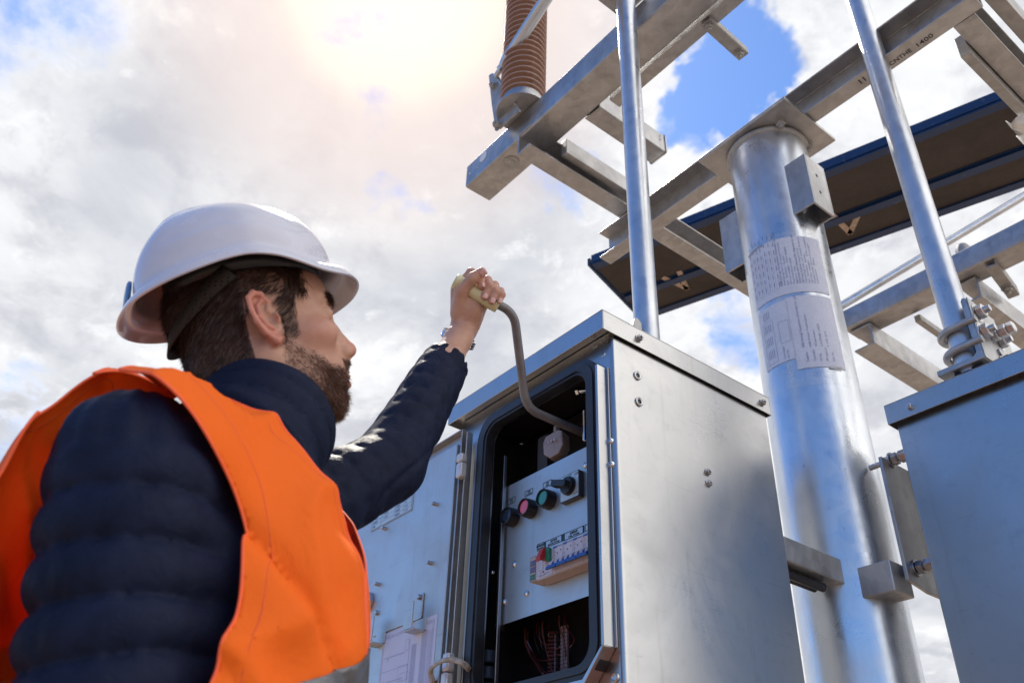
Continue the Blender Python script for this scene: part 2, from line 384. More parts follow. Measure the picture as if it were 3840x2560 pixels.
# arms that carry the cabinets
m = MB(); m.box((-1.062, 1.40, 1.838), (-1.002, PC[1]-math.sqrt(PR**2-.05**2)+.002, 1.892)); arm = m.build('side_arm', M['galvanised'], pole, bevel=.003)
m = MB()
for cx, cz, r in ((-1.03, 1.826, .010), (-1.05, 1.828, .008)): m.tube([(cx, 1.40, cz), (cx, PC[1]-PR-.03, cz)], r, 12)
m.build('cable', M['rubber'], pole)
bz0, bz1 = 1.805, 1.872
m = MB(); m.box((PC[0]+PR-.05, PC[1]-.085, bz0), (-.905, PC[1]-.01, bz1)); m.build('side_arm', M['galvanised'], pole, bevel=.003)
px_ = at(3300, 1720, y=1.725)[0]
zt = at(3297, 1712, y=1.725)[2]; zb = at(3405, 2172, y=1.725)[2]
m = MB(); m.plate([(1.725, zb), (1.80, zb-.012), (1.90, zb-.012), (1.90, zt), (1.725, zt)], (px_+.004, 0, 0), UY, UZ, .008, -.008)
m.build('bracket_plate', M['galvanised'], pole, bevel=.0012)
for (hx, hy) in ((3268, 1752), (3352, 2152)):
    b = at(hx, hy, y=1.765); bzz = b[2]; y_ = 1.765
    m = MB(); rr = []; path = []
    for k in range(40): path.append((px_-.05+k*.0034, y_, bzz)); rr.append(.0072 if k % 2 else .0062)
    m.tube(path, rr, 14); m.hexa((px_-.004, y_, bzz), (-1, 0, 0), .0135, .012)
    m.cyl((px_+.0045, y_, bzz), (px_+.008, y_, bzz), .018); m.hexa((px_+.009, y_, bzz), (1, 0, 0), .0145, .014); m.hexa((px_+.026, y_, bzz), (1, 0, 0), .0145, .022)
    m.build('threaded_rod', M['bolt_steel'], pole)
# papers wrapped round the pole
def wrapped(name, a0, a1, z0, z1, lift, material, par, na=26, nz=14, wob=0., label=None):
    m = MB(); rows = []
    for i in range(nz+1):
        z = z0+(z1-z0)*i/nz; row = []
        for j in range(na+1):
            a = a0+(a1-a0)*j/na; r = PR+lift+wob*(math.sin(a*31+z*47)*math.sin(z*83+a*9))
            row.append((PC[0]+r*math.cos(a), PC[1]+r*math.sin(a), z))
        rows.append(m.addv(row))
    for a, b in zip(rows, rows[1:]):
        for j in range(na): m.face((a+j, a+j+1, b+j+1, b+j))
    return m.build(name, material, par, smooth=60, label=label)
def on_pole(mb, pts, faces, lift):
    i = mb.addv([(PC[0]+(PR+lift)*math.cos(a), PC[1]+(PR+lift)*math.sin(a), z) for a, z in pts])
    for f in faces: mb.face([i+k for k in f])
aL, aR = cyl_hit(2838, 1150)[0], cyl_hit(3120, 1150)[0]
if aR < aL: aL -= 0
z1t = cyl_hit(2890, 905)[1]; z1b = cyl_hit(2935, 1108)[1]; z2t = cyl_hit(2935, 1122)[1]; z2b = cyl_hit(3000, 1385)[1]; z2bl = cyl_hit(2950, 1370)[1]
a_mid = cyl_hit(2990, 1380)[0]
print('paper', z1t, z1b, z2t, z2b, aL, aR, a_mid)
def wtext(mb, s, size, a, z, length, lift, flip=1):        # line of writing running up the pole
    vs, fs = text_pts(s, size); x1 = max(p[0] for p in vs); k = length/x1
    on_pole(mb, [(a-p[1]/PR, z+p[0]*k) for p in vs], fs, lift)
def wline(mb, a0, z0, a1, z1, wd, lift):
    n = 8
    for k in range(n):
        A0, A1 = a0+(a1-a0)*k/n, a0+(a1-a0)*(k+1)/n; Z0, Z1 = z0+(z1-z0)*k/n, z0+(z1-z0)*(k+1)/n
        if abs(a1-a0)*PR > abs(z1-z0): pts = [(A0, Z0-wd/2), (A1, Z1-wd/2), (A1, Z1+wd/2), (A0, Z0+wd/2)]
        else: pts = [(A0-wd/2/PR, Z0), (A0+wd/2/PR, Z0), (A1+wd/2/PR, Z1), (A1-wd/2/PR, Z1)]
        on_pole(mb, pts, [(0, 1, 2, 3)], lift)
pp = wrapped('paper_sheet', aL, aR, z1b, z1t, .0012, M['paper'], pole, label='upper drawing sheet taped round the pole')
m = MB()
for k in range(13):
    a = aL+.06+k*.055; wline(m, a, z1b+.02, a, z1t-.035, .0004, .0016)
    for q in range(7):
        z = z1b+.03+q*.028+(k % 3)*.004
        if k % 2 == 0: wline(m, a+.012, z, a+.012, z+.014, .0012, .0017)
texts = ('ABB Energy Equipment (Xiamen) Co., Ltd', 'Packing list of steel frame', 'Item   Description   Quantity', 'Gross weight   Net weight', 'Please keep dry and upright', 'Signature   Date', 'Inspected and released for shipment to site')
for k, (s_, a_, ln) in enumerate(zip(texts*2, np.linspace(aL+.80, aR-.25, 13), (.19, .15, .1, .13, .09, .06, .17, .12, .16, .1, .16, .14, .09))):
    wtext(m, s_, .0085 if k in (0, 6) else .0062, a_, z1b+.028, ln, .0017)
m.build('print', M['ink_blue'], pp)
pp = wrapped('paper_sheet', a_mid, aR, z2b, z2t, .0014, M['paper'], pole, label='lower right drawing sheet taped round the pole')
m = MB()
for k, (s_, a_, ln, z_) in enumerate((('ABB Energy Equipment (Xiamen) Co., Ltd', a_mid+.22, .165, .06), ('ABB Power Transmission', a_mid+.36, .10, .06), ('Xiamen', a_mid+.48, .05, .06), ('CNTHE 1400', a_mid+.6, .07, .06), ('110 kV', a_mid+.73, .05, .06), ('Supplier', a_mid+.26, .03, .018), ('Customer', a_mid+.4, .035, .018), ('PO No.', a_mid+.53, .022, .018), ('Project', a_mid+.66, .04, .018), ('Case No.', a_mid+.8, .03, .018))):
    wtext(m, s_, .0075, a_, z2b+z_, ln, .002)
wline(m, a_mid+.015, z2b+.01, a_mid+.015, z2t-.01, .0005, .002)
m.build('print', M['ink_blue'], pp)
pp = wrapped('paper_sheet', aL+.02, a_mid, z2bl+.012, z2t-.004, .0012, M['paper'], pole, label='lower left drawing sheet taped round the pole')
m = MB()
for a0_, a1_, z0_, z1_ in ((aL+.14, aL+.42, z2b+.045, z2t-.05), (aL+.55, a_mid-.02, z2b+.09, z2b+.155)):
    for p, q in (((a0_, z0_), (a1_, z0_)), ((a1_, z0_), (a1_, z1_)), ((a1_, z1_), (a0_, z1_)), ((a0_, z1_), (a0_, z0_))): wline(m, *p, *q, .0007, .0016)
for k in range(16): wline(m, aL+.2+(k % 4)*.05, z2b+.06+(k//4)*.04, aL+.2+(k % 4)*.05, z2b+.085+(k//4)*.04, .0014, .0016)
wtext(m, 'CHECKED', .006, aL+.6, z2b+.04, .04, .0016); wtext(m, 'DATE', .006, aL+.68, z2b+.04, .025, .0016)
m.build('print', M['ink_blue'], pp)
def film_fn(t, b):
    v = objv(t); n = t.noise(v, 30, 4, .6, 1.5)
    setp(t, b, col=(.9, .92, .95), rough=.12, alpha=t.mapr(n, .45, .75, .02, .20), spec=.6, normal=bump(t, n, .35, .004))
mat('tape_film', film_fn)
wrapped('clear_film', aL-.25, aR+.12, z2b-.05, z1t+.02, .0024, M['tape_film'], pole, 60, 40, .0007)
for z_, a_, b_ in ((z1t-.001, aL, aL+.5), (z2b+.0, aR-.4, aR-.1)):
    m = MB()
    for k in range(5): wline(m, a_, z_-.002*k*.5, b_, z_+.004-.002*k, .0012, .0028)
    m.build('tape_residue', M['galvanised_dull'], pole)
# ------------------------------------------------------------------ profiles along an axis
def channel(name, axis, a0, a1, side, lo, hi, b0, b1, t, material, label, cat, group=None, holes=None):
    """C section: axis 'x' or 'y' from a0 to a1; across from b0 to b1, height lo..hi; web at side 0 (b0) or 1 (b1)"""
    pr = [(b0, lo), (b1, lo), (b1, lo+t), (b0+t, lo+t), (b0+t, hi-t), (b1, hi-t), (b1, hi), (b0, hi)] if side == 0 else [(b1, lo), (b1, hi), (b0, hi), (b0, hi-t), (b1-t, hi-t), (b1-t, lo+t), (b0, lo+t), (b0, lo)]
    m = MB()
    if axis == 'x': m.plate(pr, (a0, 0, 0), UY, UZ, a1-a0)
    else: m.plate([(-b, z) for b, z in pr], (0, a0, 0), -UX, UZ, a1-a0)
    return solo(m, name, material, label, cat, group, bevel=.0025, origin=((a0+a1)/2, (b0+b1)/2, lo) if axis == 'x' else ((b0+b1)/2, (a0+a1)/2, lo))
def hbeam(name, axis, a0, a1, lo, hi, b0, b1, t, material, label, cat, group=None):
    c = (b0+b1)/2; pr = [(b0, lo), (b1, lo), (b1, lo+t), (c+t/2, lo+t), (c+t/2, hi-t), (b1, hi-t), (b1, hi), (b0, hi), (b0, hi-t), (c-t/2, hi-t), (c-t/2, lo+t), (b0, lo+t)]
    m = MB()
    if axis == 'x': m.plate(pr, (a0, 0, 0), UY, UZ, a1-a0)
    else: m.plate([(-b, z) for b, z in pr], (0, a0, 0), -UX, UZ, a1-a0)
    return solo(m, name, material, label, cat, group, bevel=.002, origin=((a0+a1)/2, c, lo) if axis == 'x' else (c, (a0+a1)/2, lo))
HZ = PZ+.0165
hb = channel('steel_beam', 'x', -1.79, -.37, 1, HZ, HZ+.125, 1.743, 1.800, .006, M['galvanised'], 'galvanised beam bolted on the cap plate of the thick pole, with handwriting under it', 'beam')
m = MB(); m.tube([(x, 1.7925, HZ+.1175) for x in np.arange(-1.78, -.38, .006)], [.0018+.0016*random.random() for _ in np.arange(-1.78, -.38, .006)], 6)
m.build('weld_bead', M['galvanised_dull'], hb)
m = MB()
o_ = at(3355, 243, z=HZ); text(m, 'CNTHE', .020, o_+V3((-.01, -.004, -.0004)), UX, -UY, bold=.0002, fit=.066); text(m, '1400', .022, o_+V3((.070, -.004, -.0004)), UX, -UY, bold=.0002, fit=.046)
o_ = at(3225, 318, z=HZ); text(m, '11', .026, o_+V3((0, 0, -.0004)), UX, -UY, bold=.0005)
m.build('handwriting', M['ink'], hb)
C1Z = HZ+.127
c1 = channel('steel_channel', 'y', 1.262, 3.0, 0, C1Z, C1Z+.10, -1.684, -1.616, .007, M['galvanised'], 'long channel crossing under the square beam and over the pole beam', 'channel')
m = MB(); m.box((-1.614, 1.40, C1Z+.03), (-1.585, 1.735, C1Z+.10)); 
solo(m, 'steel_angle', M['galvanised'], 'short pale steel bar beside the crossing channel behind the square beam', 'steel bar', bevel=.003, origin=(-1.6, 1.5, C1Z+.03))
B1Z = C1Z+.102-.014
m = MB(); pr = rrect(1.266, B1Z, 1.382, B1Z+.112, .008, 3)
hole = [[(-1.965+.004*math.cos(a), B1Z+z_+.004*math.sin(a)) for a in np.linspace(0, 2*math.pi, 10, endpoint=False)] for z_ in (.03, .075)]
m.plate(pr, (-2.0, 0, 0), UY, UZ, 2.2)
b1 = solo(m, 'square_beam', M['galvanised'], 'large square hollow beam under the ribbed insulator, its closed end towards the sky', 'beam', bevel=0, origin=(-1.4, 1.32, B1Z))
m = MB(); m.lathe([(.0, -.006), (.011, -.006), (.014, -.002), (.027, -.0015), (.027, 0), (.030, 0)], at(1918, 607, z=B1Z)+V3((0, 0, -.001)), (0, 0, 1), 28); m.build('bolt_recess', M['galvanised_dull'], b1)
m = MB()
for px, py, r in ((1765, 617, .0045), (1762, 651, .0045), (1812, 588, .022), (1790, 628, .003)):
    c = at(px, py, y=1.2655); m.cyl(c, c+V3((0, -.0008, 0)), r, 20)
m.build('fixing_hole', M['white_film'], b1)
m = MB(); m.plate(rrect(-1.474, B1Z-.002, -1.40, B1Z+.085, .008, 4), (0, 1.705, 0), UX, UZ, .32)
stub = solo(m, 'steel_stub', M['galvanised'], 'short box stub sticking out behind the square beam', 'steel stub', origin=(-1.44, 1.5, B1Z))
m = MB(); m.plate(rrect(-1.478, B1Z-.004, -1.396, B1Z+.088, .01, 4), (0, 1.706, 0), UX, UZ, .006)
for z_ in (.05, .068): m.cyl((-1.3955, 1.68, B1Z+z_), (-1.3948, 1.68, B1Z+z_), .005, 12)
m.build('end_plate', M['galvanised'], stub, bevel=.002)
# strap, angle and small bracket along the far side of the square beam
a_ = at(2330, 355, z=B1Z+.02); yy = 1.392
m = MB(); m.box((-1.36, yy, B1Z-.002), (.1, yy+.045, B1Z+.004)); m.box((-1.36, yy, B1Z+.004), (.1, yy+.005, B1Z+.05))
solo(m, 'angle_bar', M['galvanised'], 'slim angle bar running along the far edge of the square beam', 'angle bar', bevel=.001, origin=(-.7, yy, B1Z))
p0 = at(2655, 92, z=B1Z-.012); p1 = at(2780, 205, z=B1Z-.012)
d = nrm(p1-p0); s_ = nrm(np.cross(d, UZ))
m = MB(); m.obox((p0+p1)/2, d, s_, UZ, np.linalg.norm(p1-p0)/2+.012, .018, .003); m.obox((p0+p1)/2+s_*.0165+V3((0, 0, .012)), d, s_, UZ, np.linalg.norm(p1-p0)/2+.012, .0025, .012)
sb = solo(m, 'hanging_bracket', M['galvanised_dull'], 'small angle bracket with two bolts poking out beside the square beam', 'bracket', bevel=.001, origin=p0)
for q in (p0, p1-.012*d):
    m = MB(); m.bolt(q+V3((0, 0, -.003)), (0, 0, -1), .0125, .008); m.build('bolt', M['galvanised_dull'], sb)
# beam at the top left corner of the frame, above the square beam
m = MB(); q0 = at(2330, 60, z=B1Z+.115)
m.box((-1.62, .80, B1Z+.113), (-1.20, 1.262, B1Z+.12)) if False else None
ub = channel('upper_channel', 'y', .55, 1.27, 0, B1Z+.116, B1Z+.19, -1.17, -1.075, .006, M['galvanised'], 'channel above the square beam, cut by the top edge of the picture', 'channel')
# frame parts at the right end of the pole beam
rb = channel('steel_beam', 'y', 1.803, 3.6, 0, HZ+.0015, HZ+.123, -.455, -.395, .006, M['galvanised'], 'galvanised beam running away at the upper right corner', 'beam')
m = MB(); m.box((-.368, 1.70, HZ+.05), (-.33, 3.6, HZ+.14)); solo(m, 'steel_angle', M['galvanised_dull'], 'flat steel bar outermost at the upper right corner', 'steel bar', bevel=.002, origin=(-.33, 2.3, HZ))
m = MB(); m.box((-.485, 1.88, HZ-.03), (-.458, 3.1, HZ+.05)); solo(m, 'steel_angle', M['galvanised_dull'], 'thin dark bar beside the beam at the upper right corner', 'steel bar', bevel=.002, origin=(-.47, 2.3, HZ))
m = MB()
q = at(3805, 430, z=HZ-.02); pts = []
for k in range(9):
    for j in range(5): pts.append(q+V3((-.03+.016*j+.006*random.uniform(-1, 1), .02*k+.008*random.uniform(-1, 1), -.012*abs(math.sin(k*1.7+j))-.03*random.random())))
i = m.addv(pts)
for k in range(8):
    for j in range(4): m.face((i+k*5+j, i+k*5+j+1, i+k*5+j+6, i+k*5+j+5))
tf = solo(m, 'torn_film', M['white_film'], 'torn white plastic film hanging from the channel end at the right edge', 'plastic film', origin=q)
sm = tf.modifiers.new('thickness', 'SOLIDIFY'); sm.thickness = .0015
# ------------------------------------------------------------------ lower galvanised frame behind the right cabinet
LZ = 3.26
lb = at(3210, 1275, z=LZ); 
lf = empty('rear_frame_beam', (-1.0, 2.68, LZ), 'galvanised beam behind the pole with its front face mirroring blue sky', 'beam')
nb_, fb_ = at(3192, 1225, z=LZ), at(3247, 1265, z=LZ); x0 = nb_[0]; ly0, ly1 = nb_[1], max(fb_[1], nb_[1]+.09); lh = at(3146, 1171, y=ly0)[2]-LZ; print('rear beam', nb_, fb_, lh)
m = MB(); m.plate(rrect(ly0, LZ, ly1, LZ+lh, .008, 3), (x0-.03, 0, 0), UY, UZ, 2.4); m.build('beam_body', M['galvanised'], lf, smooth=35)
m = MB(); q = at(3605, 930, y=ly0+.03); m.lathe([(0, .05), (.018, .047), (.026, .03), (.028, 0)], (q[0], ly0+.04, LZ+lh), seg=16); m.build('lug', M['galvanised_dull'], lf)
lc = channel('steel_channel', 'y', ly0+.02, 5.2, 1, LZ-.105, LZ-.004, x0-.02, x0+.07, .008, M['galvanised'], 'pale channel running from the rear beam down towards the right cabinet', 'channel')
m = MB(); m.box((x0+.20, ly1+.01, LZ-.03), (x0+.225, 5.2, LZ+.0)); solo(m, 'steel_angle', M['galvanised_dull'], 'thin bar parallel to the pale channel behind the right cabinet', 'steel bar', bevel=.003, origin=(x0+.22, 3, LZ-.09))
xq = at(3615, 1120, z=LZ-.11)[0]
channel('steel_channel', 'y', ly0+.05, 4.0, 1, LZ-.10, LZ-.004, xq-.03, xq+.045, .008, M['galvanised'], 'short pale channel sticking out under the rear beam at the right edge', 'channel')
q = at(3745, 1035, z=LZ-.02); q2 = at(3775, 1075, z=LZ-.02); d = nrm(q2-q); s_ = nrm(np.cross(d, UZ))
m = MB(); m.obox((q+q2)/2, d, s_, UZ, .12, .02, .004); m.obox((q+q2)/2+s_*.018+V3((0, 0, .02)), d, s_, UZ, .12, .003, .02)
so = solo(m, 'hanging_bracket', M['galvanised_dull'], 'small bracket poking out below the rear blue beam near the right edge', 'bracket', bevel=.001, origin=q)
m = MB(); m.bolt(q2+V3((0, 0, -.004)), (0, 0, -1), .016, .01); m.build('bolt', M['galvanised_dull'], so)
ra = at(3150, 1150, z=LZ+lh+.02); rb_ = at(3840, 735, z=3.9)
m = MB(); m.cyl(ra, ra+(rb_-ra)*1.6, .017, 16); solo(m, 'tie_rod', M['galvanised_rod'], 'thin round tie rod rising behind the rear beam to the right', 'rod', origin=ra)
# ------------------------------------------------------------------ blue painted gantry overhead
GZ = 4.5
A0, A1 = at(2218, 985, z=GZ), at(3743, 375, z=GZ); B0, B1_ = at(2473, 1172, z=GZ), at(3840, 734, z=GZ)
gd = nrm(A1-A0); gn = nrm(V3((-gd[1], gd[0], 0))); wid = (B0-A0)@gn; print('gantry width', wid, (B1_-A0)@gn, (A0-A0)@gn)
gan = empty('gantry_beam', A0, 'wide blue painted gantry beam with brown underside and chalk marks', 'gantry beam')
L = 3.6; h = .055
def ghb(o, wd, nm, mt):
    m = MB(); c = wd/2; t = .012
    m.cur = 0; m.obox(o+gd*L/2+gn*c+UZ*(t/2), gd, gn, UZ, L/2, c-.004, t/2)
    m.cur = 1; m.obox(o+gd*L/2+gn*.004+UZ*(h/2), gd, gn, UZ, L/2, .006, h/2); m.obox(o+gd*L/2+gn*(wd-.004)+UZ*(h/2), gd, gn, UZ, L/2, .006, h/2+.0); m.obox(o+gd*L/2+gn*c+UZ*(h-.006), gd, gn, UZ, L/2, c-.011, .005)
    m.obox(o+gd*L/2+gn*.03+UZ*(-.008), gd, gn, UZ, L/2, .026, .006)
    return m.build(nm, [M['brown_primer'], M['blue_paint']], gan, smooth=0)
w1 = wid*.56
ghb(A0, w1, 'blue_girder', 0); ghb(A0+gn*(w1+.01), wid-w1-.01, 'blue_girder', 0)
m = MB(); m.obox(A0+gd*L/2+gn*(wid-.02)+UZ*(-.008), gd, gn, UZ, L/2, .026, .006); m.build('edge_strip', M['blue_paint'], gan, smooth=0)
m = MB()
for k, (pa, pb, pc) in enumerate((((2490, 1042), (2575, 1082), (2548, 1020)), ((3120, 805), (3188, 873), (3218, 805)))):
    qa, qb, qc = (at(*p, z=GZ-.003) for p in (pa, pb, pc))
    for u_, v_ in ((qa, qb), (qb, qc)): 
        dd = nrm(v_-u_); m.obox((u_+v_)/2, dd, np.cross(dd, UZ), UZ, np.linalg.norm(v_-u_)/2+.01, .016, .001)
m.build('chalk_mark', simple('chalk', (.42, .32, .25), .9, nz=.35, nscale=30), gan)
m = MB(); e0 = A0-gd*.02; 
m.obox(e0+gn*wid/2+UZ*(h/2-.01), gd, gn, UZ, .008, wid/2, h/2); m.build('end_plate', M['blue_paint'], gan, bevel=.002)
# ------------------------------------------------------------------ insulator and linkage
IZ = B1Z+.113; IC = at(1958, 425, z=IZ)[:2]; print('insul', IC)
ins = empty('post_insulator', (IC[0], IC[1], IZ), 'brown ribbed porcelain insulator standing on the square beam near the sun', 'insulator')
pr = []; z = .055; ri = .070; 
while z < 1.25:
    for q in range(8):
        t_ = q/8; pr.append((ri+.011*(math.sin(math.pi*min(1, t_*1.25))**.7 if t_ < .8 else 0), z+.030*t_))
    z += .030
m = MB(); m.lathe(pr, (IC[0], IC[1], IZ), seg=48); m.build('porcelain_body', M['porcelain'], ins, smooth=60)
m = MB(); zz = .055
while zz < 1.25:
    m.tube([(IC[0]+(ri+.0105)*math.cos(a), IC[1]+(ri+.0105)*math.sin(a), IZ+zz+.011) for a in np.linspace(0, 2*math.pi, 40, endpoint=False)], .0021, 6, closed=True); zz += .030
m.build('shed_rim', M['insulator_edge'], ins)
m = MB(); m.lathe([(.0, 0), (.092, 0), (.092, .012), (.074, .018), (.074, .055), (0, .055)], (IC[0], IC[1], IZ), seg=36); m.build('base_flange', M['galvanised'], ins)
ly = 1.262-.035
lev = at(1855, 330, y=ly); tri = [at(*p, y=ly) for p in ((1838, 285), (1852, 278), (1873, 288), (1952, 420), (1878, 486), (1862, 480), (1850, 400))]
m = MB(); m.plate([(p[0], p[2]) for p in tri], (0, ly, 0), UX, UZ, .008)
lk = solo(m, 'lever_plate', M['galvanised_dull'], 'triangular steel lever plate at the foot of the insulator', 'lever', bevel=.0015, origin=lev)
for (px, py, r) in ((1855, 325, .014), (1872, 472, .016)):
    m = MB(); m.bolt(at(px, py, y=ly-.008), (0, -1, 0), r, .006); m.build('bolt', M['galvanised_dull'], lk)
m = MB(); m.cyl(at(1866, 300, y=ly-.012), at(1951, 418, y=ly-.012), .003, 8); m.build('edge_rod', M['galvanised_rod'], lk)
r0, r1 = at(1858, 290, y=ly-.02), at(2085, -60, y=ly-.02)
m = MB(); dd = nrm(r1-r0); m.tube([r0, r0+dd*.035, r0+dd*.05, r0+dd*.075, r1], [.011, .011, .017, .0225, .0225], 18)
lr = solo(m, 'link_rod', M['galvanised_rod'], 'slanting round link rod in front of the brown insulator', 'rod', origin=r0, smooth=40)
m = MB(); m.hexa(r0+dd*.03, dd, .017, .014); m.build('lock_nut', M['bolt_steel'], lr)
# ------------------------------------------------------------------ vertical operating pipes
P1 = V3((-1.10, 1.213)); P1R = .0287; P2 = V3((-.6525, 1.748)); P2R = .0305; LIDZ = 2.212
m = MB(); m.lathe([(P1R, z) for z in np.linspace(LIDZ+.004, 4.4, 60)], (P1[0], P1[1], 0), seg=40)
pipe1 = empty('operating_pipe', (P1[0], P1[1], LIDZ), 'vertical galvanised operating pipe rising from the open cabinet roof', 'pipe'); m.build('pipe', M['galvanised_rod'], pipe1, smooth=60)
m = MB(); m.lathe([(P2R, z) for z in np.linspace(LIDZ+.015, 4.4, 60)], (P2[0], P2[1], 0), seg=40)
pipe2 = empty('operating_pipe', (P2[0], P2[1], LIDZ), 'vertical galvanised operating pipe rising from the closed right cabinet roof', 'pipe'); m.build('pipe', M['galvanised_rod'], pipe2, smooth=60)
# clamp on pipe 1: upright plate seen edge on, U bolt ring round the pipe
m = MB(); yb = P1[1]-P1R-.02
m.plate([(yb-.05, LIDZ+.003), (yb+.012, LIDZ+.003), (yb+.014, LIDZ+.118), (yb+.002, LIDZ+.126), (yb-.008, LIDZ+.12)], (P1[0]+.012, 0, 0), UY, UZ, .012, -.006)
m.box((P1[0]-.03, yb-.05, LIDZ+.0015), (P1[0]+.05, yb+.012, LIDZ+.010)); m.build('clamp_plate', M['galvanised'], pipe1, bevel=.0015)
for z_ in (.045,):
    m = MB(); pts = [(P1[0]+.006+.042*math.cos(a), P1[1]+.042*math.sin(a), LIDZ+z_) for a in np.linspace(-2.3, 2.6, 22)]
    m.tube(pts, .0085, 12); m.build('u_bolt', M['galvanised'], pipe1)
m = MB(); m.bolt((P1[0]+.005, yb-.004, LIDZ+.075), (-1, 0, 0), .0135, .012); m.build('nut', M['bolt_steel'], pipe1)
# clamp on pipe 2: L bracket, U bolts, nuts
bx0 = P2[0]+P2R+.004; y0 = 1.708; t = .013; bzl = LIDZ+.022
prof = [(-.105, 0), (0, 0), (0, .155), (-.004, .160), (-.0095, .160), (-t, .154), (-t, t+.008), (-t-.008, t), (-.105, t)]
m = MB(); m.plate(prof, (bx0+t, y0+.125, bzl), UX, UZ, .125)
cl = m.build('l_bracket', M['galvanised'], pipe2, bevel=.0022)
m = MB(); m.box((bx0-.062, y0+.012, LIDZ+.001), (bx0+t-.012, y0+.115, bzl-.0005)); m.build('packing_block', M['black_plastic'], pipe2, bevel=.002)
nx = bx0+t
for z_ in (.045, .098):
    m = MB(); yc = P2[1]; pts = [(nx+.008, yc-.04, bzl+z_)]+[(P2[0]-.041*math.sin(a)*1.0, yc-.04*math.cos(a), bzl+z_) for a in np.linspace(0, math.pi, 16)]+[(nx+.008, yc+.04, bzl+z_)]
    m.tube(pts, .0085, 12); m.build('u_bolt', M['galvanised'], pipe2)
for yv, zv, r_, ln in ((P2[1]-.012+.0, .126, .0165, .018), (P2[1]-.018, .072, .0165, .018), (P2[1]+.028, .083, .0150, .03), (P2[1]+.062, .080, .0145, .012), (P2[1]+.052, .022, .0165, .018)):
    m = MB(); m.bolt((nx+.0005, yv, bzl+zv), (1, 0, 0), r_, .012); 
    if ln > .02: m.hexa((nx+.020, yv, bzl+zv), (1, 0, 0), r_, .018); m.hexa((nx+.039, yv, bzl+zv), (1, 0, 0), r_*.93, .014)
    m.build('nut', M['bolt_steel'], pipe2)
m = MB(); m.plate([(y0, bzl), (y0+.16, bzl), (y0+.16, bzl+.10), (y0+.125, bzl+.13), (y0+.05, bzl+.155), (y0, bzl+.158)], (nx+.0003, 0, 0), UY, UZ, .003)
m.build('clamp_plate', M['galvanised'], pipe2, bevel=.001)
# ================================================================== CABINETS
def lid(parent, x0, x1, y0, y1, z0, z1, bolts, mt='stainless'):
    t = .002; m = MB()
    m.box((x0, y0, z1-t), (x1, y1, z1)); m.box((x0, y0, z0), (x1, y0+t, z1-t)); m.box((x0, y1-t, z0), (x1, y1, z1-t)); m.box((x0, y0+t, z0), (x0+t, y1-t, z1-t)); m.box((x1-t, y0+t, z0), (x1, y1-t, z1-t))
    m.box((x0+t, y0+t, z0+.014), (x1-t, y1-t, z0+.016))
    l = m.build('roof', M[mt], parent, bevel=.0012)
    for p, ax in bolts:
        m = MB(); m.bolt(p, ax, .0068, .004); m.build('bolt', M['bolt_steel'], l)
    return l
KX, KY, KZ = -.986, .963, 2.212; FY = .995; SX = -.994; BX = -1.488; BYB = 1.465; ZL = 2.166
cab = empty('switchgear_cabinet', (-1.24, 1.22, 1.2), 'open stainless steel switchgear cabinet with push buttons, roofed by a folded lid', 'electrical cabinet')
lid(cab, -1.508, KX, KY, 1.477, ZL, KZ, [((KX, at(2395, 1269, x=KX)[1], at(2395, 1269, x=KX)[2]), (1, 0, 0)), ((KX, 1.447, at(2834, 1498, x=KX)[2]), (1, 0, 0))])
z0, z1 = .62, ZL+.012; t = .003
GO = rrect(-1.397, 1.533, -1.0175, 2.134, .052, 10); GI = rrect(-1.366, 1.556, -1.0490, 2.106, .036, 10)
m = MB()
cr = .010; outer = [(BX, z0), (SX-cr, z0), (SX-cr, z1), (BX, z1)]
m.plate([outer, GI], (0, FY, 0), UX, UZ, t, -t)
# rounded vertical corner and side wall as one skin
sec = [(SX-cr, FY)]+[(SX-cr+cr*math.sin(a), FY+cr-cr*math.cos(a)) for a in np.linspace(.2, math.pi/2, 6)]+[(SX, BYB), (SX-t, BYB), (SX-t, FY+cr)]+[(SX-cr+(cr-t)*math.sin(a), FY+cr-(cr-t)*math.cos(a)) for a in np.linspace(math.pi/2, .2, 4)]+[(SX-cr, FY+t)]
m.plate(sec, (0, 0, z0), UX, UY, z1-z0)
m.box((BX, FY+t, z0), (BX+t, BYB, z1)); m.box((BX+t, BYB-t, z0), (SX-t, BYB, z1)); m.box((BX+t, FY+t, z0), (SX-t, BYB-t, z0+t))
body = m.build('cabinet_body', M['stainless'], cab, smooth=40)
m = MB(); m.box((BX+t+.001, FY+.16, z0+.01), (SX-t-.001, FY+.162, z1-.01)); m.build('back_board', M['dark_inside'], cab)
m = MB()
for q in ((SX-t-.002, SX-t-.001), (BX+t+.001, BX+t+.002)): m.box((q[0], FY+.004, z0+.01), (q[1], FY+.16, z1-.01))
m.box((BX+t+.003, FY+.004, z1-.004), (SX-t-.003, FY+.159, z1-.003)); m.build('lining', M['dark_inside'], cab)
m = MB(); m.plate([GO, GI], (0, FY, 0), UX, UZ, .021, .0004)
g2o, g2i = rrect(-1.388, 1.542, -1.0265, 2.125, .046, 10), rrect(-1.373, 1.549, -1.042, 2.112, .041, 10)
m.plate([g2o, g2i], (0, FY, 0), UX, UZ, .003, .0214)
m.build('door_gasket', M['rubber'], cab, bevel=.0015)
m = MB()   # metal drip lip outside the gasket: right side, bottom, left
m.box((-1.0158, FY-.027, 1.575), (-1.0098, FY-.0005, 2.098)); m.box((-1.0098, FY-.004, 1.575), (-1.0045, FY-.0005, 2.098))
m.plate([(-1.36, 1.5315), (-1.06, 1.5315), (-1.0158, 1.575), (-1.0098, 1.575), (-1.0555, 1.5245), (-1.36, 1.5245)][::-1], (0, FY, 0), UX, UZ, .027, .0005)
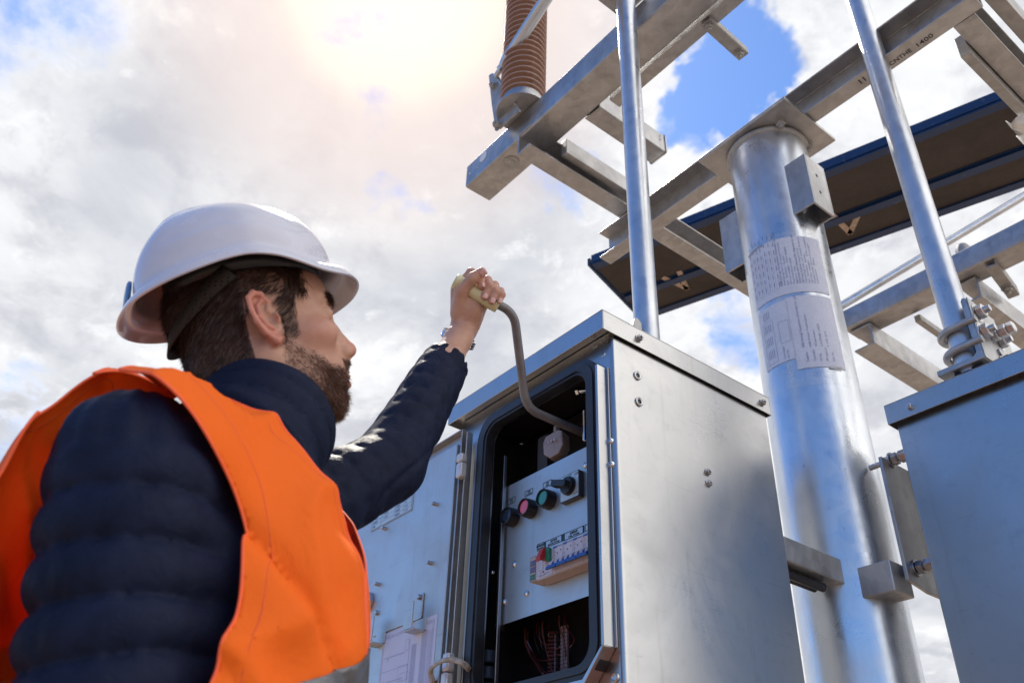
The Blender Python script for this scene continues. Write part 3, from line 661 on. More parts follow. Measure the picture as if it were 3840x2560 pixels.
m.box((-1.4045, FY-.022, 1.50), (-1.3985, FY-.0005, 2.08))
m.build('drip_lip', M['stainless'], cab, bevel=.001)
for px, py in ((2389, 1409), (2395, 1507)):
    c = at(px, py, x=SX); m = MB(); m.lathe([(.0095, 0), (.0095, .003), (.0075, .004), (.005, .003), (.0045, -.002)], c, (1, 0, 0), 20)
    rn = m.build('rivet_nut', M['bolt_steel'], cab); m = MB(); m.cyl(c, c+V3((.0012, 0, 0)), .0048, 14); m.build('rivet_hole', M['black_plastic'], rn)
for px, py in ((2652, 1770), (2656, 1812)):
    m = MB(); m.bolt(at(px, py, x=SX), (1, 0, 0), .0062, .003); m.build('bolt', M['bolt_steel'], cab)
for px, py in ((2290, 1655), (2293, 1742)):
    c = at(px, py, y=FY); m = MB(); m.lathe([(0.0, .006), (.004, .0055), (.0066, .003), (.0072, 0)], c, (0, -1, 0), 18); m.build('screw', M['chrome'], cab)
for px, py in ((2262, 1330), (2231, 1297)):
    c = at(px, py, y=FY); m = MB(); m.lathe([(.0035, .0), (.0035, .0015), (.0055, .001), (.006, 0)], c, (0, -1, 0), 16); m.build('screw', M['bolt_steel'], cab)
c = at(2309, 2556, x=SX+.002) ; c = at(2309, 2540, y=FY); m = MB(); m.lathe([(0, .002), (.004, .002), (.006, .004), (.0075, .003), (.0085, 0)], c, (0, -1, 0), 18); m.build('screw', M['bolt_steel'], cab)
# ---- control panel
PY = 1.03
cp = MB(); cp.box((-1.366, PY, 1.690), (-1.035, PY+.002, 1.981)); 
cp.plate([(-1.366, PY), (-1.366, PY+.002), (-1.3785, PY+.004), (-1.3865, PY+.012), (-1.3885, PY+.03), (-1.3905, PY+.03), (-1.3885, PY+.011), (-1.3795, PY+.0015)][::-1], (0, 0, 1.690), UX, UY, .291)
panel = cp.build('control_panel', M['stainless_door'], cab, smooth=50)
def zp(zx, zy): return (1850+zx*.38273, 1680+zy*.38273)
for (zx, zy), lens, nm, lb_ in (((117, 655), 'black_lens', 'push_button', 'black push button'), ((290, 570), 'pink_lens', 'push_button', 'pinkish red push button'), ((472, 480), 'green_lens', 'push_button', 'green push button')):
    c = at(*zp(zx, zy), y=PY-.023); c[1] = PY
    m = MB(); m.lathe([(.0195, 0), (.0195, .006), (.0185, .020), (.0175, .023), (.0158, .0235), (.0152, .021), (.0150, .017)], c, (0, -1, 0), 36); pb = m.build(nm, M['black_plastic'], panel, label=lb_)
    m = MB(); m.lathe([(.0149, .017), (.0149, .0185), (.0135, .0200), (0, .0203)], c, (0, -1, 0), 30); m.build('button_cap', M[lens], pb)
def label_plate(corners, cn, en, parent=panel, s1=.0062, s2=.0052, y=PY, double=False):
    p = [at(*zp(*q), y=y) for q in corners]; x0 = (p[0][0]+p[3][0])/2; x1 = (p[1][0]+p[2][0])/2; zt_ = (p[0][2]+p[1][2])/2; zb_ = (p[2][2]+p[3][2])/2
    o = V3((0, y-.0002, 0)); m = MB(); frame(m, x0, zb_, x1, zt_, .0011, o, UX, UZ)
    if double: line(m, (x1-.0022, zb_), (x1-.0022, zt_), .003, o, UX, UZ); line(m, (x0+.002, zb_), (x0+.002, zt_), .002, o, UX, UZ)
    h = zt_-zb_; wd = x1-x0
    text(m, cn, h*.40, ((x0+x1)/2, y-.0002, zb_+h*.53), UX, UZ, 'CENTER', bold=.00015); text(m, en, h*.36, ((x0+x1)/2, y-.0002, zb_+h*.13), UX, UZ, 'CENTER', sx=min(1., wd*.92/(len(en)*h*.36*.62)), bold=.00018)
    m.build('printed_label', M['ink'], parent)
label_plate(((143, 503), (215, 473), (215, 528), (143, 558)), '停止', 'STOP')
label_plate(((312, 425), (387, 391), (387, 443), (312, 477)), '合闸', 'CLOSING')
label_plate(((490, 345), (570, 306), (570, 356), (490, 393)), '分闸', 'OPEN')
label_plate(((431, 945), (497, 918), (497, 978), (431, 1008)), '温湿度控制', 'TEMP.HUMID')
label_plate(((505, 915), (680, 845), (680, 905), (505, 978)), '电机电源', 'MOTOR POWER', double=True)
label_plate(((688, 838), (890, 758), (890, 825), (688, 905)), '控制电源', 'CTRL. POWER', double=True)
label_plate(((901, 752), (1010, 708), (1010, 768), (901, 818)), '加热', 'HEATER')
# rotary switch
c4 = [at(*zp(*q), y=PY-.012) for q in ((655, 285), (840, 205), (840, 462), (655, 545))]
sx0, sx1 = c4[0][0], c4[1][0]; sz1 = (c4[0][2]+c4[1][2])/2; sz0 = (c4[2][2]+c4[3][2])/2
m = MB(); m.plate(rrect(sx0, sz0, sx1, sz1, .003, 4), (0, PY, 0), UX, UZ, .011, .0003); sw = m.build('selector_switch', M['black_plastic'], panel, bevel=.001)
m = MB(); m.plate(rrect(sx0+.002, sz0+.002, sx1-.002, sz1-.002, .002, 4), (0, PY, 0), UX, UZ, .0012, .0114); m.build('switch_face', M['plate_silver'], sw)
kc = V3(((sx0+sx1)/2, PY-.0127, (sz0+sz1)/2))
m = MB(); m.lathe([(.0185, 0), (.0185, .004), (.0165, .010), (0, .0105)], kc, (0, -1, 0), 32)
hd = nrm(V3((-.93, 0, .30))); m.obox(kc+V3((0, -.0165, 0))+hd*.006, hd, (0, 1, 0), np.cross(hd, (0, 1, 0)), .021, .0085, .0065); m.build('rotary_knob', M['black_plastic'], sw, bevel=.001)
m = MB(); o = V3((0, PY-.0128, 0)); text(m, 'OFF', .0068, (sx1-.0125, o[1], sz1-.010), UX, UZ); text(m, '远方', .0055, ((sx0+sx1)/2-.004, o[1], sz1-.007), UX, UZ); text(m, 'AUTO', .0055, (sx1-.016, o[1], sz0+.006), UX, UZ); m.build('printed_marks', M['ink'], sw)
# breaker row
q0 = at(*zp(362, 1072), y=PY-.03); q1 = at(*zp(362, 1312), y=PY-.03); bx0_, bz1_, bz0_ = q0[0], q0[2], q1[2]; print('breaker', bx0_, bz0_, bz1_)
bh = bz1_-bz0_
m = MB(); m.box((bx0_, PY-.030, bz0_), (bx0_+.0170, PY-.0003, bz1_)); br = m.build('temperature_controller', M['cream_plastic'], panel, bevel=.001)
def fr(m, x0, z0_, x1, z1_, dep, y=PY-.030): m.box((x0, y-dep, z0_), (x1, y-.0001, z1_))
m = MB(); fr(m, bx0_+.0015, bz0_+bh*.60, bx0_+.0155, bz0_+bh*.84, .0006); fr(m, bx0_+.0015, bz0_+bh*.34, bx0_+.0155, bz0_+bh*.57, .0006); m.build('display', M['dark_red_glass'], br)
m = MB(); 
for a_ in (0, 1):
    for b_ in (0, 1): fr(m, bx0_+.0018+a_*.0072, bz0_+bh*(.06+b_*.115), bx0_+.0078+a_*.0072, bz0_+bh*(.155+b_*.115), .0008)
m.build('key', M['green_plastic'], br)
m = MB(); frame(m, bx0_+.0006, bz0_+.001, bx0_+.0164, bz1_-.001, .0005, (0, PY-.0301, 0), UX, UZ); text(m, 'TH', .003, (bx0_+.005, PY-.0301, bz1_-.0045), UX, UZ); m.build('printed_marks', M['ink'], br)
x = bx0_+.0178; 
m = MB(); m.box((x, PY-.030, bz0_), (x+.0470, PY-.0003, bz1_+.002)); rc = m.build('residual_breaker', M['white_plastic'], panel, bevel=.001)
m = MB(); m.box((x, PY-.030, bz0_-.0030), (x+.158, PY-.0008, bz0_-.0002)); m.build('breaker_skirt', M['cream_plastic'], panel, bevel=.0008)
m = MB(); fr(m, x+.009, bz0_+bh*.30, x+.0205, bz0_+bh*1.0, .0004); m.build('label_patch', M['paper'], rc)
m = MB(); m.plate([(0, 0), (.018, .0), (.020, .016), (.010, .030), (-.006, .016), (-.016, .010), (-.016, .004)], (x+.024, PY-.0305, bz0_+bh*.62), (0, -1, 0), UZ, .013, -.0065) if False else None
yt = PY-.0302
m.plate([(0, 0), (.010, .0), (.019, -.006), (.021, .001), (.012, .020), (0, .024)], (x+.0295, yt, bz0_+bh*.62), (0, -1, 0), UZ, .012, -.006); m.build('toggle', M['red_plastic'], rc, bevel=.001)
m = MB(); m.box((x+.0345, yt-.008, bz0_+bh*.52), (x+.0445, yt, bz0_+bh*1.05)); m.build('test_button', M['green_plastic'], rc, bevel=.001)
m = MB(); o = (0, yt-.0001, 0)
frame(m, x+.009, bz0_+bh*.30, x+.0205, bz1_, .0004, (0, yt-.0006, 0), UX, UZ)
for k in range(9): line(m, (x+.002, bz0_+bh*(.15+.09*k)), (x+.0058, bz0_+bh*(.17+.09*k)), .0005, o, UX, UZ)
for a_, b_, c_ in ((.026, .5, .008), (.026, .43, .01), (.012, .2, .01), (.0245, .12, .012), (.030, .33, .013)): line(m, (x+a_, bz0_+bh*b_), (x+a_+c_, bz0_+bh*(b_+.012)), .0006, o, UX, UZ)
rect(m, x+.020, bz0_+bh*.19, x+.024, bz0_+bh*.25, o, UX, UZ); text(m, 'NB1LE-40 C', .004, (x+.009, o[1], bz0_+bh*.07), UX, UZ); m.build('printed_marks', M['ink'], rc)
for nmod in range(4):
    xb = x+.0475+nmod*.0275
    m = MB(); m.box((xb, PY-.030, bz0_), (xb+.0270, PY-.0003, bz1_+.004)); cb = m.build('circuit_breaker', M['white_plastic'], panel, bevel=.001)
    m = MB(); text(m, 'DHNKT', .0055, (xb+.001, yt, bz1_-.001), UX, UZ, bold=.0003, fit=.012); line(m, (xb+.014, bz1_+.001), (xb+.0255, bz1_+.001), .0013, (0, yt, 0), UX, UZ); m.build('printed_name', M['blue_plastic'], cb)
    m = MB(); o = (0, yt, 0)
    for k in range(6): line(m, (xb+.002, bz1_-.005-k*.0035), (xb+.002+.003+.004*random.random(), bz1_-.005-k*.0035), .0006, o, UX, UZ)
    rect(m, xb+.012, bz1_-.013, xb+.0145, bz1_-.0105, o, UX, UZ); rect(m, xb+.0215, bz1_-.009, xb+.024, bz1_-.0065, o, UX, UZ); m.build('printed_marks', M['ink'], cb)
    m = MB(); zc = bz0_+bh*.28
    m.box((xb+.001, yt-.008, zc-.003), (xb+.0262, yt-.0001, zc+.005)); m.plate([(0, 0), (.008, -.002), (.015, -.008), (.016, -.013), (.012, -.013), (0, -.006)], (xb-.0015 if nmod else xb-.003, yt, zc+.004), (0, -1, 0), UZ, -.0265, 0); m.build('toggle_bar', M['blue_plastic'], cb, bevel=.0008)
    m = MB()
    for k in (0, 1): m.tube([(xb+.003+k*.0035, yt-.0095*math.sin(a), zc+.0005+.0085*math.cos(a)) for a in np.linspace(.1, 2.4, 9)], .0014, 8)
    for k in (0, 1): m.tube([(xb+.017+k*.0035, yt-.0095*math.sin(a), zc+.0005+.0085*math.cos(a)) for a in np.linspace(.1, 2.4, 9)], .0014, 8)
    m.build('toggle_guard', M['white_plastic'], cb)
for zx, zy in ((205, 1134), (323, 1420), (106, 1500)):
    c = at(*zp(zx, zy), y=PY-.002); c[1] = PY; m = MB(); m.lathe([(0, .0045), (.0035, .004), (.0058, .002), (.0062, 0)], c, (0, -1, 0), 20); m.build('screw', M['chrome'], panel)
c = at(*zp(907, 167), y=PY); m = MB(); m.lathe([(0, .0045), (.0035, .004), (.0058, .002), (.0062, 0)], c, (0, -1, 0), 20); m.build('screw', M['chrome'], panel)
# ---- inside the cabinet
def z2(zx, zy): return (1700+zx*.61224, 1600+zy*.61224)
m = MB(); q0 = at(*z2(657, 1240), y=1.10); q1 = at(*z2(697, 1500), y=1.10); xs0 = q0[0]; xs1 = at(*z2(697, 1300), y=1.10)[0]
zz0 = at(*z2(675, 1500), y=1.10)[2]; zz1 = at(*z2(675, 1215), y=1.10)[2]
m.box((xs0, 1.10, zz0-.05), (xs1, 1.104, zz1)); ts = m.build('terminal_strip', simple('strip_pink', (.30, .19, .19), .5), cab)
m = MB(); n_ = 12; stp = (zz1-zz0)/n_
for k in range(n_+3): line(m, (xs0, zz1-k*stp), (xs1, zz1-k*stp), .0011, (0, 1.0998, 0), UX, UZ); text(m, str(24+k), stp*.62, ((xs0+xs1)/2, 1.0997, zz1-(k+.8)*stp), UX, UZ, 'CENTER', bold=.0002)
m.build('terminal_numbers', M['ink'], ts)
m = MB()
for k in range(15):
    zc = zz1-(k+.5)*stp; xw = xs0-.04+.003*random.random()
    m.tube([(xw, 1.112, zc), (xw+.010, 1.095, zc-.004), (xw+.018, 1.11, zc-.002)], .0022+.0008*random.random(), 7)
m.build('wire_ferrule', M['orange_wire'], ts)
m = MB(); xr = xs0-.016; m.tube([(xr, 1.10, zz0-.05), (xr, 1.10, zz1-.01)], .0006, 6); m.build('rail_edge', M['bolt_steel'], ts)
for k in range(22):
    zx, zy = random.choice(((510, 1180), (535, 1180), (570, 1190), (660, 1150), (680, 1150), (700, 1150), (450, 1200), (600, 1180)))
    p = at(*z2(zx+random.uniform(-14, 14), zy), y=1.09+.03*random.random()); p[2] = 1.70; m = MB(); c_ = p+V3((random.uniform(-.02, .02), .01, -.05)); e_ = V3((xs0-.025+.03*random.random(), 1.112, zz1-.02-.12*random.random()))
    m.tube(arc_path([p, p+V3((0, 0, -.02)), c_, (c_+e_)/2+V3((.01, -.01, -.01)), e_], .03, 4), .0013, 7); m.build('wire', (M['orange_wire'], M['black_plastic'], M['dark_red_glass'])[k % 3], cab)
m = MB(); c0 = at(*z2(215, 1370), y=1.06); c1_ = at(*z2(245, 1568), y=1.06); dd = V3((.012, 0, -1)); 
for k in range(7): m.tube([c0+dd*(.002+k*.031), c0+dd*(.004+k*.031), c0+dd*(.025+k*.031), c0+dd*(.027+k*.031)], [.019, .0215, .0215, .019], 22)
m.build('cable_conduit', simple('conduit', (.06, .065, .09), .38, nz=.2), cab)
m = MB(); m.box((-1.357, FY+.022, 1.58), (-1.3545, FY+.030, 2.05)); m.build('inner_flange', M['stainless_dull'], cab, bevel=.0008)
for za, zb_ in (((190, 415), (183, 600)), ((162, 1025), (150, 1230))):
    p, q = at(*z2(*za), y=1.04), at(*z2(*zb_), y=1.04); m = MB(); m.tube([p, q], .0032, 10); m.build('hinge_pin', M['bolt_steel'], cab)
for zx, zy in ((155, 705), (190, 650), (187, 732), (244, 893)):
    p = at(*z2(zx, zy), y=1.03); m = MB(); m.lathe([(0, .006), (.004, .0055), (.006, .002), (.006, 0)], p, (0, -1, 0), 14); m.build('screw', M['copper'] if zx == 155 else M['chrome'], cab)
p = at(*z2(160, 860), y=1.05); m = MB(); m.obox(p, UX, UZ, UY, .008, .05, .004); m.build('white_tag', M['clear_box'], cab, bevel=.004)
p = at(2170, 1467, y=1.02); m = MB(); m.cyl(p, p+V3((.028, .01, -.006)), .0055, 16); m.hexa(p+V3((-.004, -.001, 0)), (1, .2, -.1), .0085, .008); m.build('latch_bolt', M['chrome'], cab)
p = at(2190, 1540, y=1.01); m = MB(); m.tube([p, p+V3((0, 0, -.065))], .003, 8); m.build('latch_strip', M['chrome'], cab)
# transparent terminal box hanging above the panel
cbx = at(*z2(632, 112), y=1.045); m = MB(); m.plate([(-.022, -.022), (-.006, -.034), (.014, -.028), (.024, -.010), (.022, .022), (.008, .026), (-.018, .018), (-.024, .004)], cbx, nrm((.95, .3, 0)), UZ, .03, -.015)
m.obox(cbx+V3((0, 0, .032)), UX, UY, UZ, .004, .006, .012); tb = m.build('terminal_box', simple('milky', (.34, .27, .245), .3, nz=.1, coat=.3), cab, bevel=.002)
m = MB()
for k in range(4): m.cyl(cbx+V3((-.014+.009*k, -.018, .002)), cbx+V3((-.014+.009*k, -.0165, .002)), .0028, 10)
m.build('terminal', M['clear_box'], tb)
m = MB(); pz = at(*z2(565, 180), y=1.07); m.obox(pz, UX, UZ, UY, .016, .045, .01); m.build('relay', simple('relay_grey', (.05, .045, .05), .5), cab, bevel=.002)
# ---- open door
DY = .950
door = MB(); door.box((-1.925, DY+.012, 1.25), (-1.425, DY+.030, 2.118))
dr = door.build('door', M['stainless_dull'], cab, bevel=.002)
m = MB(); m.box((-1.925, DY-.004, 1.25), (-1.921, DY+.0118, 2.118)); m.box((-1.429, DY+.0, 1.25), (-1.425, DY+.0118, 2.118)); m.box((-1.9208, DY-.002, 2.1145), (-1.4292, DY+.0118, 2.118)); m.box((-1.905, DY+.002, 1.25), (-1.900, DY+.0118, 2.10)); m.build('door_flange', simple('door_edge', (.42, .37, .34), .34, 1., .15), dr, bevel=.0008)
m = MB(); m.box((-1.862, DY, 1.25), (-1.4425, DY+.0118, 2.088)); m.build('inner_panel', M['stainless_door'], dr, bevel=.0015)
def zd(zx, zy): return (1300+zx*.54825, 1700+zy*.54825)
def stud(zx, zy, r=.0045, ln=.012):
    p = at(*zd(zx, zy), y=DY-ln*.5); p[1] = DY; m = MB(); m.tube([p, p+V3((0, -ln*.85, 0)), p+V3((0, -ln, 0))], [r, r, r*.7], 14); m.build('stud', M['bolt_steel'], dr)
for q in ((597, 342), (250, 509), (563, 745), (203, 890)): stud(*q)
# hinges
for (za, zb_) in (((790, 5), (790, 60)), ((787, 68), (787, 165)), ((700, 1365), (695, 1490)), ((688, 1500), (680, 1640))):
    p, q = at(*zd(*za), y=DY), at(*zd(*zb_), y=DY); q[0] = p[0]; m = MB(); m.obox((p+q)/2, UX, UY, UZ, .0095, .009, (p[2]-q[2])/2); m.build('hinge', simple('hinge_grey', (.62, .6, .62), .38, .4, .05), dr, bevel=.004)
# nameplate
cn = [at(1380+a*.14035, 1780+b*.14035, y=DY-.002) for a, b in ((165, 745), (1235, 190), (1165, 965), (80, 1485))]
nx0, nx1 = (cn[0][0]+cn[3][0])/2, (cn[1][0]+cn[2][0])/2; nz1, nz0 = (cn[0][2]+cn[1][2])/2, (cn[2][2]+cn[3][2])/2; print('nameplate', nx0, nx1, nz0, nz1)
m = MB(); m.box((nx0, DY-.0018, nz0), (nx1, DY-.0002, nz1)); npl = m.build('nameplate', M['plate_silver'], dr, bevel=.0004)
NW, NH = nx1-nx0, nz1-nz0; o = V3((nx0, DY-.0019, nz0)); m = MB()
text(m, '江苏精科互感器有限公司', NH*.09, o+UX*NW*.30+UZ*NH*.86, UX, UZ, fit=NW*.56, bold=.0002); text(m, 'JIANGSU JINGKE INSTRUMENT TRANSFORMER CO., LTD', .003, o+UX*NW*.27+UZ*NH*.78, UX, UZ, fit=NW*.62)
for k in range(6): line(m, (0.03*NW, NH*(.03+.142*k)), (NW*.98, NH*(.03+.142*k)), .0006, o, UX, UZ)
for xx in (.03, .26, .58, .80, .98): line(m, (NW*xx, NH*.03), (NW*xx, NH*.74), .0006, o, UX, UZ)
for k, (a_, b_, c_, d_) in enumerate((('产品型号', 'CT220-MC3', '额定频率', '50Hz'), ('额定电流', '320', '操作顺序', '500'), ('产品编号', '6666-230', '额定电压', '190'), ('控制电压', 'AC380', '电机电压', 'DC220'), ('质量', '', '制造日期', '2021.06.02'))):
    zz = NH*(.65-.142*k)
    for s_, xx, ff in ((a_, .05, .075), (c_, .60, .075), (b_, .32, .085), (d_, .82, .07)):
        if s_: text(m, s_, NH*ff, o+UX*NW*xx+UZ*zz, UX, UZ, sx=.7 if len(s_) > 6 else .9, bold=.00012)
frame(m, .001, .001, NW-.001, NH-.001, .0006, o, UX, UZ)
m.build('print', M['ink_blue'], npl)
for q in ((437, 222), (203, 344)): stud(*q, .0062, .010)
# hook bracket
def zk(a, b): return (1360+a*.22965, 2200+b*.22965)
hy = DY-.004
pts = [(180, 480), (215, 355), (985, 92), (1000, 100), (955, 600), (845, 590), (840, 420)]
P_ = [at(*zk(*q), y=hy) for q in ((190, 395), (985, 95), (950, 598), (665, 632), (285, 755), (275, 808), (160, 790))]
hx0, hx1 = P_[0][0], P_[1][0]; hz1 = (P_[0][2]+P_[1][2])/2; hz0 = P_[2][2]
m = MB(); m.plate(rrect(hx0, hz0+.012, hx1, hz1, .004, 3), (0, DY-.0005, 0), UX, UZ, .0028)
hk = m.build('hook_plate', M['stainless_door'], dr, bevel=.0006)
for a_, b_ in ((745, 460), (100, 690)):
    c = at(*zk(a_, b_), y=DY-.03); wd = .0165; hh = .028
    m = MB(); m.box((c[0]-wd+.004, DY-.0045, c[2]-hh), (c[0]+wd+.010, DY-.0006, c[2]-.004)) ; m.box((c[0]-wd+.002, DY-.030, c[2]-hh-.003), (c[0]+wd+.006, DY-.0006, c[2]-hh-.0005))
    m.plate([(-wd, -hh)]+[(-wd+.006-.006*math.cos(x_), hh-.006+.006*math.sin(x_)) for x_ in np.linspace(0, math.pi/2, 5)]+[(wd-.006+.006*math.sin(x_), hh-.006+.006*math.cos(x_)) for x_ in np.linspace(0, math.pi/2, 5)]+[(wd, -hh)], (c[0], DY-.028, c[2]), UX, UZ, .0028)
    m.build('hook', M['stainless_door'], hk, bevel=.0005)
for q in ((497, 980), (203, 1087)): stud(*q, .0058, .011)
c = at(*zk(20, 240), y=DY-.012); c[1] = DY; m = MB(); m.hexa(c, (0, -1, 0), .024, .012); m.cyl(c, c+V3((0, -.02, 0)), .012, 20); m.build('lock_nut', M['chrome'], dr)
# wiring diagram
c0, c1_, c2 = at(*zk(1218, 440), y=DY), at(*zk(1165, 1360), y=DY), at(*zk(60, 860), y=DY)
wx1 = (c0[0]+c1_[0])/2; wz1 = c0[2]; wx0 = wx1-.205; wz0 = wz1-.30
m = MB(); m.box((wx0, DY-.0008, wz0), (wx1, DY-.0002, wz1)); wd_ = m.build('wiring_diagram', simple('paper_lilac', (.62, .62, .76), .55), dr)
o = V3((wx0, DY-.0009, wz0)); Wd, Hd = wx1-wx0, wz1-wz0; m = MB()
def L_(a, b, c, d, w=.0005): line(m, (a, Hd-b), (c, Hd-d), w, o, UX, UZ)
frame(m, .004, .004, Wd-.009, Hd-.009, .0005, o, UX, UZ); frame(m, .008, .008, Wd-.013, Hd-.013, .0005, o, UX, UZ)
for k in range(12): L_(.008+k*.016, .009, .008+k*.016, .013)
for k in range(16): L_(Wd-.013, .013+k*.016, Wd-.009, .013+k*.016)
def table(x, y, w, h, nx, ny, wd=.0004):
    for k in range(nx+1): L_(x+w*k/nx, y, x+w*k/nx, y+h, wd)
    for k in range(ny+1): L_(x, y+h*k/ny, x+w, y+h*k/ny, wd)
table(Wd-.050, .025, .020, .13, 5, 46); table(Wd-.085, .045, .017, .12, 5, 38)
for k in range(30):
    for j in range(3): L_(Wd-.026+j*.0045, .030+k*.0042, Wd-.0225+j*.0045, .028+k*.0042, .0007)
L_(Wd-.094, .03, Wd-.094, Hd-.02, .0007); L_(.008, .082, Wd-.094, .082); L_(.008, .145, Wd-.094, .145); L_(.008, .19, Wd-.013, .19)
for yy_ in (.055, .105, .125, .165, .215):
    L_(Wd-.19, yy_, Wd-.11, yy_)
    for k in range(8): xx = Wd-.185+k*.0098; L_(xx, yy_, xx+.003, yy_-.003, .0006)
    for k in range(4): L_(Wd-.178, yy_+.002*k, Wd-.172, yy_+.002*k, .0005)
for (a, b, c, d) in ((.06, .10, .035, .03), (.07, .115, .03, .015), (.08, .05, .012, .022)): table(Wd-.19+a, b-.02, c, d, 1, 1)
table(Wd-.085, .20, .035, .04, 6, 10); table(Wd-.045, .20, .014, .02, 5, 7)
m.build('print', M['ink_blue'], wd_)
# braided earth strap
ep = [at(*zk(*q), y=yv) for q, yv in (((1150, 1560), DY-.004), ((1120, 1450), DY-.012), ((1100, 1350), DY-.02), ((1180, 1260), DY-.03), ((1320, 1190), DY-.035), ((1480, 1180), .935), ((1600, 1220), .94), ((1700, 1290), .955), ((1740, 1350), .975))]
path = arc_path(ep, .02, 5); m = MB()
for ph in (0, 2.1, 4.2):
    m.tube([p+V3((.0018*math.cos(k*.9+ph), .0018*math.sin(k*.9+ph), .002*math.sin(k*.9+ph))) for k, p in enumerate(path)], .0036, 8)
m.build('earth_strap', M['braid'], cab)
e = ep[0]; m = MB(); m.cyl(e+V3((0, 0, .003)), e+V3((0, 0, -.03)), .0062, 14); m.build('strap_lug', M['copper'], cab)
# ---- closed right cabinet
RX, RY = -.839, 1.696
cab2 = empty('switchgear_cabinet', (-.58, 1.95, 1.2), 'closed smooth cabinet at the right edge with its face mirroring blue sky', 'electrical cabinet')
c = at(3413, 1525, y=RY)
lid(cab2, RX, -.30, RY, 2.21, 2.163, 2.212, [((c[0], RY, c[2]), (0, -1, 0))])
xl = at(3366, 1612, y=1.716)[0]; print('right cab body x', xl)
m = MB(); m.box((xl, 1.716, .62), (-.32, 2.19, 2.178)); m.build('cabinet_body', M['stainless'], cab2, bevel=.004, segs=3)
m = MB(); m.box((xl+.02, 1.73, 1.6), (xl+.021, 1.74, 1.61)); 
# legs of the cabinets
for cc, xs, ys in ((cab, (-1.47, -1.01), (1.01, 1.45)), (cab2, (xl+.02, -.34), (1.74, 2.17))):
    for xx in xs:
        for yy_ in ys: m = MB(); m.box((xx-.015, yy_-.015, 0.0), (xx+.015, yy_+.015, .619)); m.build('leg', M['galvanised'], cc)
# ------------------------------------------------------------------ crank
HO = at(1759.4, 1109.4, d=1.62)
def hm(u, v, w_): return HO+(RW*u+UW*v-FW*w_)*.001*1.01      # millimetres about the crank grip
gp0, gp1 = hm(-27, 28, 0), hm(50, -15.5, 0)
CK = [gp1, at(1928, 1172, d=1.64), at(1972, 1530, y=.905), at(2200, 1628, y=1.07)]
ck = empty('crank_handle', CK[3], 'grey bent steel crank with ivory grip held in the raised hand', 'crank')
m = MB(); m.tube(arc_path([gp1-nrm(gp1-gp0)*.02]+CK[1:], .034, 10), .0085, 20); m.build('crank_rod', M['crank_grey'], ck)
gdn = nrm(gp1-gp0)
m = MB(); m.tube([gp0, gp0+gdn*.002, gp0+gdn*.010, gp0+gdn*.0115, gp0+gdn*.013, gp1+gdn*.004, gp1+gdn*.006], [.0125, .0150, .0155, .0147, .0152, .0150, .012], 28); m.build('grip', M['ivory_grip'], ck)
# ================================================================== PERSON
def smin(a, b, k):
    h = np.clip(.5+.5*(b-a)/k, 0, 1); return b*(1-h)+a*h-k*h*(1-h)
def smax(a, b, k): return -smin(-a, -b, k)
def f_ell(p, c, r, B=None):
    q = p-np.asarray(c, np.float32)
    if B is not None: q = q@np.asarray(B, np.float32)
    r = np.asarray(r, np.float32); k0 = np.linalg.norm(q/r, axis=-1); k1 = np.linalg.norm(q/(r*r), axis=-1)+1e-9
    return k0*(k0-1)/k1
def f_cap(p, a, b, ra, rb=None, full=False):
    rb = ra if rb is None else rb; a = np.asarray(a, np.float32); b = np.asarray(b, np.float32); ab = b-a
    t = np.clip((p-a)@ab/(ab@ab), 0, 1); d = np.linalg.norm(p-a-t[..., None]*ab, axis=-1)
    return (d, t) if full else d-(ra+(rb-ra)*t)
def f_chain(p, pts, rs, k):
    d = None
    for a, b, ra, rb in zip(pts, pts[1:], rs, rs[1:]):
        e = f_cap(p, a, b, ra, rb); d = e if d is None else smin(d, e, k)
    return d
